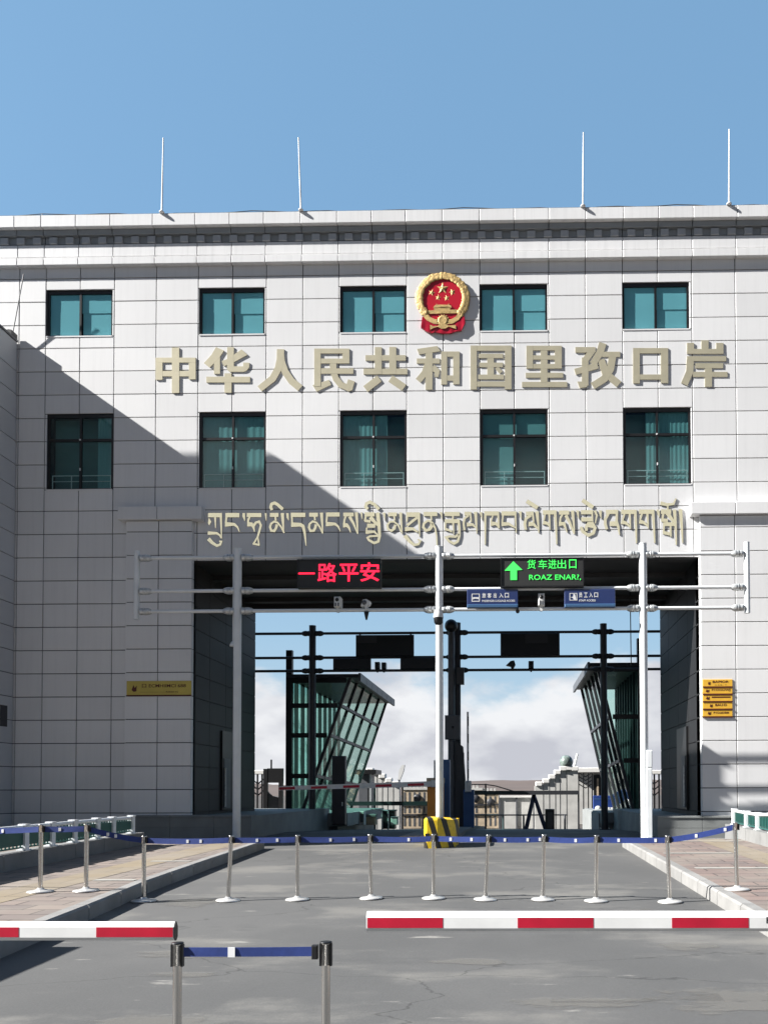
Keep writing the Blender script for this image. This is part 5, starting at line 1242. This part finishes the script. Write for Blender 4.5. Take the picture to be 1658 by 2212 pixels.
MB().box(x1-.12,x1-.08,28.97,28.999,1.0,1.15).build('handle',M['galv'],t)
# ------------------------------------------------------------------ things standing in the lanes behind the passage
def A(px,py,Y): return at(px,py,Y)
YF=36.0
def box_px(mb,px0,px1,py0,py1,Y,d,b=.015):
    x0,z1=at(px0,py0,Y); x1,z0=at(px1,py1,Y); mb.cbox(x0,x1,Y,Y+d,z0,z1,b); return (x0,x1,z0,z1)
def simple(name,label,cat,px0,px1,py0,py1,Y,d,mat,part='body',extra=None):
    x0,z1=at(px0,py0,Y); x1,z0=at(px1,py1,Y)
    t=thing(name,((x0+x1)/2,Y,z0),label,cat)
    MB().cbox(x0,x1,Y,Y+d,z0,z1,.02).build(part,mat,t)
    if extra: extra(t,x0,x1,z0,z1,Y)
    return t
# black box frame (sentry shelter) at the far left
x0,zt=at(570,1660,34); x1,_=at(612,1660,34); zb=gz(34); xm_=at(545,1660,34)[0]
t=thing('inspection_frame',(x0,34,zb),'black portal frame with a grey curved screen at the left passage edge','frame')
for px in (573,606): xx=at(px,1700,34)[0]; MB().box(xx-.09,xx+.09,34,34.15,zb,zt).build('post',M['black'],t)
MB().box(x0+.14,x1-.02,34.01,34.14,zt-.62,zt+.02).build('header',M['black'],t)
xx,za=at(585,1640,34); MB().cyl((xx,34.07,zt+.02),(xx,34.07,za),.04,n=8).build('aerial',M['black'],t)
pts=[at(576,1770,34.2),at(603,1770,34.2),at(603,1722,34.2)]+[at(603-27*math.sin(a),1722-27*(1-math.cos(a)),34.2) for a in (.5,.9,1.3)]+[at(576,1697,34.2)]
MB().prism(pts,34.16,34.2).build('curved_screen',M['dgrey'],t,True)
# far perimeter: tan screen walls with lattice, swept gate walls, railings
YW=47.0; gw=gz(47)
def screen_wall(px0,px1,py0,py1,label):
    x0,z1=at(px0,py0,YW); x1,_=at(px1,py1,YW); z0=gw
    t=thing('screen_wall',((x0+x1)/2,YW,z0),label,'wall')
    MB().box(x0,x1,YW,YW+.3,z0,z1-.35).build('wall',M['tan'],t)
    m_=MB(); m_.box(x0,x1,YW-.05,YW+.35,z1-.35,z1-.2); k=int((x1-x0)/.22)
    for i in range(k): m_.box(x0+.22*i,x0+.22*i+.13,YW-.02,YW+.2,z1-.199,z1)
    m_.build('coping',M['lightstone'],t)
    m_=MB(); k=int((x1-x0)/.30)
    for i in range(k):
        xx=x0+.1+.30*i
        for za,zb_ in ((z0+.15,z0+.75),(z0+.95,z0+1.35),(z0+1.55,z1-.5)):
            if zb_>za: m_.box(xx,xx+.11,YW-.012,YW-.001,za,zb_)
    m_.build('slots',M['dgrey'],t)
    m_=MB(); m_.box(x0,x1,YW-.06,YW-.013,z0+.78,z0+.88); m_.box(x0,x1,YW-.06,YW-.013,z0+1.38,z0+1.48); m_.build('dark_rail',M['dark'],t)
    m_=MB(); xx=(x0+x1)/2; m_.lathe((xx,YW-.05,z1-.85),[(.001,-.03),(.2,-.03),(.24,.03)],16,'y'); m_.build('medallion',M['dark'],t)
screen_wall(868,934,1693,1790,'tan slotted screen wall far behind the left lane')
screen_wall(1012,1042,1694,1790,'narrow tan slotted screen wall just right of the raised arm')
screen_wall(1042,1076,1702,1790,'tan screen wall far behind the right lane, next to the grey panels')
# swept stone walls with stepped white coping
def sweep(prof,label,ball=None):
    P=[at(px,py,YW-1.2) for px,py in prof]; z0=gz(YW-1.2)
    t=thing('swept_wall',(P[len(P)//2][0],YW-1.2,z0),label,'wall')
    MB().prism([(P[0][0],z0)]+P+[(P[-1][0],z0)],YW-1.2,YW-.8).build('wall',M['lightstone'],t,True)
    m_=MB()
    for (a,b) in zip(P,P[1:]):
        n=max(1,int((Vector(b)-Vector(a)).length/.34))
        for i in range(n):
            u=(i+.5)/n; x=a[0]+(b[0]-a[0])*u; z=a[1]+(b[1]-a[1])*u
            m_.cbox(x-.19,x+.19,YW-1.3,YW-.7,z-.06,z+.2,.03)
    m_.build('stepped_coping',M['white2'],t)
    m_=MB(); 
    for i in range(1,6):
        u=i/6; k=u*(len(P)-1); j=int(k); q=k-j; x=P[j][0]*(1-q)+P[min(j+1,len(P)-1)][0]*q; z=P[j][1]*(1-q)+P[min(j+1,len(P)-1)][1]*q
        m_.box(x-.012,x+.012,YW-1.212,YW-1.201,z0,z-.1)
    m_.build('panel_joints',M['concrete'],t)
    if ball:
        x,z=at(*ball,YW-1.0); m_=MB(); m_.sphere((x,YW-1.0,z),.40,20); m_.lathe((x,YW-1.0,z-.58),[(.001,0),(.3,0),(.26,.12),(.16,.22),(.001,.22)],16); m_.build('stone_ball',mk('green_marble',(.16,.20,.18),.4,var=.6,scale=6),t)
sweep([(1154,1697),(1172,1693),(1185,1684),(1198,1675),(1208,1664),(1222,1660),(1247,1663)],'pale stone wall sweeping up to a round ball, behind the right lane',(1222,1645))
sweep([(792,1664),(805,1667),(818,1674),(832,1682),(846,1692),(862,1696)],'pale stone wall sweeping down to the right, behind the left lane')
# flat grey panels between
def simple_wall(px0,px1,py0,label,mat):
    x0,z1=at(px0,py0,YW-.4); x1,_=at(px1,py0,YW-.4); t=thing('panel_wall',((x0+x1)/2,YW-.4,gw),label,'wall')
    MB().box(x0,x1,YW-.4,YW-.15,gw,z1).build('wall',mat,t)
    m_=MB(); n=max(2,int((x1-x0)/.9))
    for i in range(n+1): xx=x0+(x1-x0)*i/n; m_.box(xx-.05,xx+.05,YW-.46,YW-.401,gw,z1+.1)
    m_.build('post',M['dgrey'],t)
    MB().box(x0,x1,YW-.5,YW-.1,z1,z1+.12).build('coping',M['white2'],t)
simple_wall(1078,1152,1722,'low grey panelled wall behind the black A-frame',M['lightstone'])
# iron fence with wavy top, right lane
YI2=44.0
t=thing('iron_gate',(at(1080,1700,YI2)[0],YI2,gz(YI2)),'black iron gate with a wavy top rail across the right lane','gate')
pr=None; wav=[(1012,1694),(1050,1694),(1070,1697),(1090,1703),(1110,1709),(1130,1712),(1155,1713)]
m_=MB()
for p in wav:
    q=at(*p,YI2)
    if pr: m_.cyl((pr[0],YI2,pr[1]),(q[0],YI2,q[1]),.035,n=6)
    pr=q
m_.build('top_rail',M['black'],t)
x0,z=at(1010,1712,38); x1,_=at(1249,1710,38)
t=thing('cross_bar',((x0+x1)/2,38,gz(38)),'dark horizontal height bar on thin posts across the right lane','barrier')
MB().box(x0,x1,38,38.12,z-.1,z+.1).build('bar',M['dark'],t)
for px in (1048,1249):
    xx=at(px,1712,38)[0]; MB().box(xx-.04,xx+.04,38.13,38.2,gz(38),z+(.45 if px==1048 else .0)).build('post',M['dark'],t)
x0,z=at(1015,1760,40); x1,_=at(1225,1755,40)
t=thing('low_railing',((x0+x1)/2,40,gz(40)),'thin dark handrail on short posts behind the height bar','railing')
MB().cyl((x0,40,z),(x1,40,z),.035,n=8).build('rail',M['dark'],t)
for px in (1086,1130,1219): xx=at(px,1755,40)[0]; MB().cyl((xx,40,gz(40)),(xx,40,z),.05,n=8).build('post',M['dgrey'],t)
x0,z=at(800,1735,38); x1,_=at(930,1731,38)
t=thing('cross_bar',((x0+x1)/2,38,gz(38)),'dark horizontal height bar on posts across the left lane','barrier')
MB().box(x0-1.2,x1,38,38.12,z-.1,z+.1).build('bar',M['dark'],t)
for px in (808,868): xx=at(px,1712,38)[0]; MB().box(xx-.04,xx+.04,38.13,38.2,gz(38),z+.9).build('post',M['dark'],t)
# A-frame
xa,za=at(1152,1716,36.5); t=thing('a_frame_stand',(xa,36.5,gz(36.5)),'dark blue A-frame stand in the right lane','stand')
for px in (1135,1178):
    xx,zz=at(px,1793,36.5); m_=MB(); m_.hexa([(xx-.1,36.5,zz),(xx+.1,36.5,zz),(xx+.1,36.62,zz),(xx-.1,36.62,zz)],[(xa-.09,36.5,za),(xa+.09,36.5,za),(xa+.09,36.62,za),(xa-.09,36.62,za)]); m_.build('leg',mk('navy_steel',(.02,.03,.08),.5),t)
simple('loudspeaker','black upright box on the ground right of the A-frame','box',1177,1197,1747,1792,36.4,.5,M['black'],'housing',lambda t,x0,x1,z0,z1,Y:MB().box(x0+.1,x1-.1,Y-.01,Y-.001,z0+.1,z1-.15).build('grille',M['dark'],t))
def bmarks(t,x0,x1,z0,z1,Y):
    W=x1-x0;H=z1-z0
    for a,b,c,d in ((.03,.97,.86,.89),(.03,.97,.16,.18)): MB().box(x0+W*a,x0+W*b,Y-.008,Y-.001,z0+H*c,z0+H*d).build('stripe',M['bluel'],t)
    MB().lathe((x0+W*.22,Y-.001,z0+H*.5),[(.001,-.01),(.14,-.01),(.14,0)],14,'y').build('emblem_mark',M['white'],t)
    for a,b in ((.40,.55),(.58,.75),(.80,.97)): MB().box(x0+W*a,x0+W*b,Y-.01,Y-.001,z0+H*.46,z0+H*.56).build('white_mark',M['white'],t)
simple('blue_hoarding','deep blue hoarding with white marks left of the right glass booth','sign',1280,1327,1718,1775,35,.12,mk('hoarding_blue',(.012,.04,.20),.45),'board',bmarks)
# gatehouse with a white flat roof
x0,z1=at(1226,1662,52); x1,_=at(1322,1662,52); zg=-.75
t=thing('gatehouse',((x0+x1)/2,52,zg),'small gatehouse with white flat roof behind the right booth','building')
MB().box(x0+.4,x1,52,55,zg,z1-.2).build('wall',M['lightstone'],t)
MB().cbox(x0,x1+.3,51.5,55.5,z1-.2,z1+.12,.03).build('roof',M['white2'],t)
a=at(1281,1700,52)[0]; b=at(1320,1700,52)[0]; MB().box(a,b,51.9,51.99,zg+.1,z1-.35).build('opening',M['black'],t)
for k in range(3): MB().box(a+.2+.42*k,a+.32+.42*k,51.85,51.899,zg+1.6,z1-.6).build('pillar',M['tan'],t)
# ornamental iron post pair in front of it
xx=at(1263,1700,45)[0]; zt=at(1263,1668,45)[1]; t=thing('iron_screen',(xx,45,gz(45)),'black ornamental iron screen between the ball and the blue hoarding','fence')
for dx_ in (-.38,-.1,.18,.4): MB().box(xx+dx_-.03,xx+dx_+.03,45,45.06,gz(45),zt-.1*abs(dx_)).build('bar',M['black'],t)
m_=MB()
for k in range(4):
    for s in (-1,1): m_.cyl((xx+.03,45.08,zt-.25-.22*k),(xx+s*.36,45.08,zt-.02-.22*k),.03,n=6)
m_.build('branch_ornament',M['black'],t)
# street lamp far left, boxes, bin
x,z=at(865,1655,55); t=thing('street_lamp',(x,55,-.75),'white headed lamp post far behind the left lane','lamp')
MB().cyl((x-.12,55,-.75),(x-.12,55,z-.9),.12,.09,n=10).build('pole',M['dgrey'],t)
m_=MB(); m_.prism([(x-.16,z-.95),(x-.1,z-.3),(x+.12,z+.1),(x+.3,z+.1),(x+.22,z-.35),(x-.02,z-.95)],54.8,55.2); m_.build('lamp_head',M['lamp'],t,True)
x,z=at(1243,1628,56); t=thing('flag_mast',(x,56,-.75),'leaning white mast rising behind the stone ball','mast')
MB().cyl((x-.35,56,-.75),(x-.22,56,z-1.3),.07,n=8).build('pole',M['lamp'],t); MB().cyl((x-.22,56,z-1.3),(x+.1,56,z),.10,.09,n=8).build('lamp_head',M['lamp'],t)
simple('paper_bag','small pale rounded box on the ground by the left booth','box',844,858,1765,1781,31.0,.3,M['lightstone'],'box_body',lambda t,x0,x1,z0,z1,Y:MB().box(x0-.02,x1+.02,Y-.02,Y+.32,z1+.001,z1+.03).build('lid',M['dgrey'],t))
simple('litter_bin','white topped bin standing in the left lane behind the arm','bin',879,893,1748,1780,31.6,.3,M['lightstone'],'bin_body',lambda t,x0,x1,z0,z1,Y:MB().cbox(x0-.03,x1+.03,Y-.03,Y+.33,z1+.001,z1+.12,.02).build('lid',M['white2'],t)) if False else None
simple('kiosk_cabinet','pale grey kiosk cabinet in the left lane below the arm','cabinet',762,786,1752,1781,32,.4,M['lightstone'],'cabinet_body',lambda t,x0,x1,z0,z1,Y:(MB().box(x0+.02,x0+.12,Y-.02,Y-.001,z0+.02,z1+.0).build('door',M['white2'],t),MB().box(x1-.16,x1-.02,Y-.012,Y-.001,z0+.1,z1-.1).build('poster',M['dgrey'],t)))
simple('stone_stand','small stone stand beside the pale kiosk cabinet','stand',790,810,1764,1781,33,.4,M['tan'],'stone',lambda t,x0,x1,z0,z1,Y:MB().cbox(x0-.04,x1+.04,Y-.04,Y+.44,z1+.001,z1+.12,.02).build('top',M['concrete'],t))
simple('wheeled_bin','black rounded bin in the left lane under a thin rail','bin',824,852,1752,1790,34,.5,M['black'],'bin_body',lambda t,x0,x1,z0,z1,Y:MB().cbox(x0-.03,x1+.03,Y-.03,Y+.53,z1+.001,z1+.07,.02).build('lid',M['dark'],t))
x0,z=at(800,1746,33.4); x1,z2=at(838,1751,33.4); t=thing('hand_rail',((x0+x1)/2,33.4,gz(33.4)),'thin pale bent handrail in front of the black bin','railing')
m_=MB(); m_.cyl((x0,33.4,z),(x1,33.4,z2),.03,n=8); m_.cyl((x1,33.4,z2),(x1,33.4,gz(33.4)),.03,n=8); m_.cyl((x0+.5,33.4,z-.02),(x0+.5,33.4,gz(33.4)),.025,n=8); m_.build('rail',M['galv'],t)
simple('guard_hut','dark sentry hut with a flat roof left of the swept wall','booth',774,800,1672,1785,42,1.2,M['dgrey'],'wall',lambda t,x0,x1,z0,z1,Y:(MB().box(x0-.15,x1+.35,Y-.3,Y+1.5,z1+.001,z1+.25).build('roof',M['black'],t),MB().box(x0+.5,x1-.1,Y-.01,Y-.001,z0+.5,z1-.5).build('window',M['black'],t),MB().box(x1-.05,x1+.05,Y-.08,Y-.011,z0,z1).build('corner_post',M['galv'],t)))
for px,lab in ((556,'ornate white topped iron post in the gap at the far left'),(1412,'ornate iron post in the gap right of the right booth')):
    x,z=at(px,1672,40); zb=gz(40); t=thing('iron_screen',(x,40,zb),lab,'fence')
    for d in (-.28,0,.24): MB().box(x+d-.04,x+d+.04,40,40.07,zb,z).build('bar',M['black'],t)
    m_=MB()
    for k in range(3):
        for s in (-1,1): m_.cyl((x,40.09,z-.5-.3*k),(x+s*.3,40.09,z-.25-.3*k),.035,n=6)
    m_.build('branch_ornament',M['black'],t)
    MB().cbox(x-.4,x+.35,39.95,40.15,z+.001,z+.22,.03).build('cap',M['white2'],t)
    MB().box(x-.34,x+.32,40.1,40.14,zb,zb+.85).build('lower_panel',M['dgrey'],t)
x,z=at(1360,1317,22.5); t=thing('hanging_cable',(x,24.8,z-1.7),'thin black cable hanging down by the right white post','cable'); xz=at(1362,1440,24.8)
xz0=at(1360,1317,24.8); MB().cyl((xz0[0],24.8,ZL),(xz[0],24.8,xz[1]),.016,n=6).build('cable',M['black'],t)
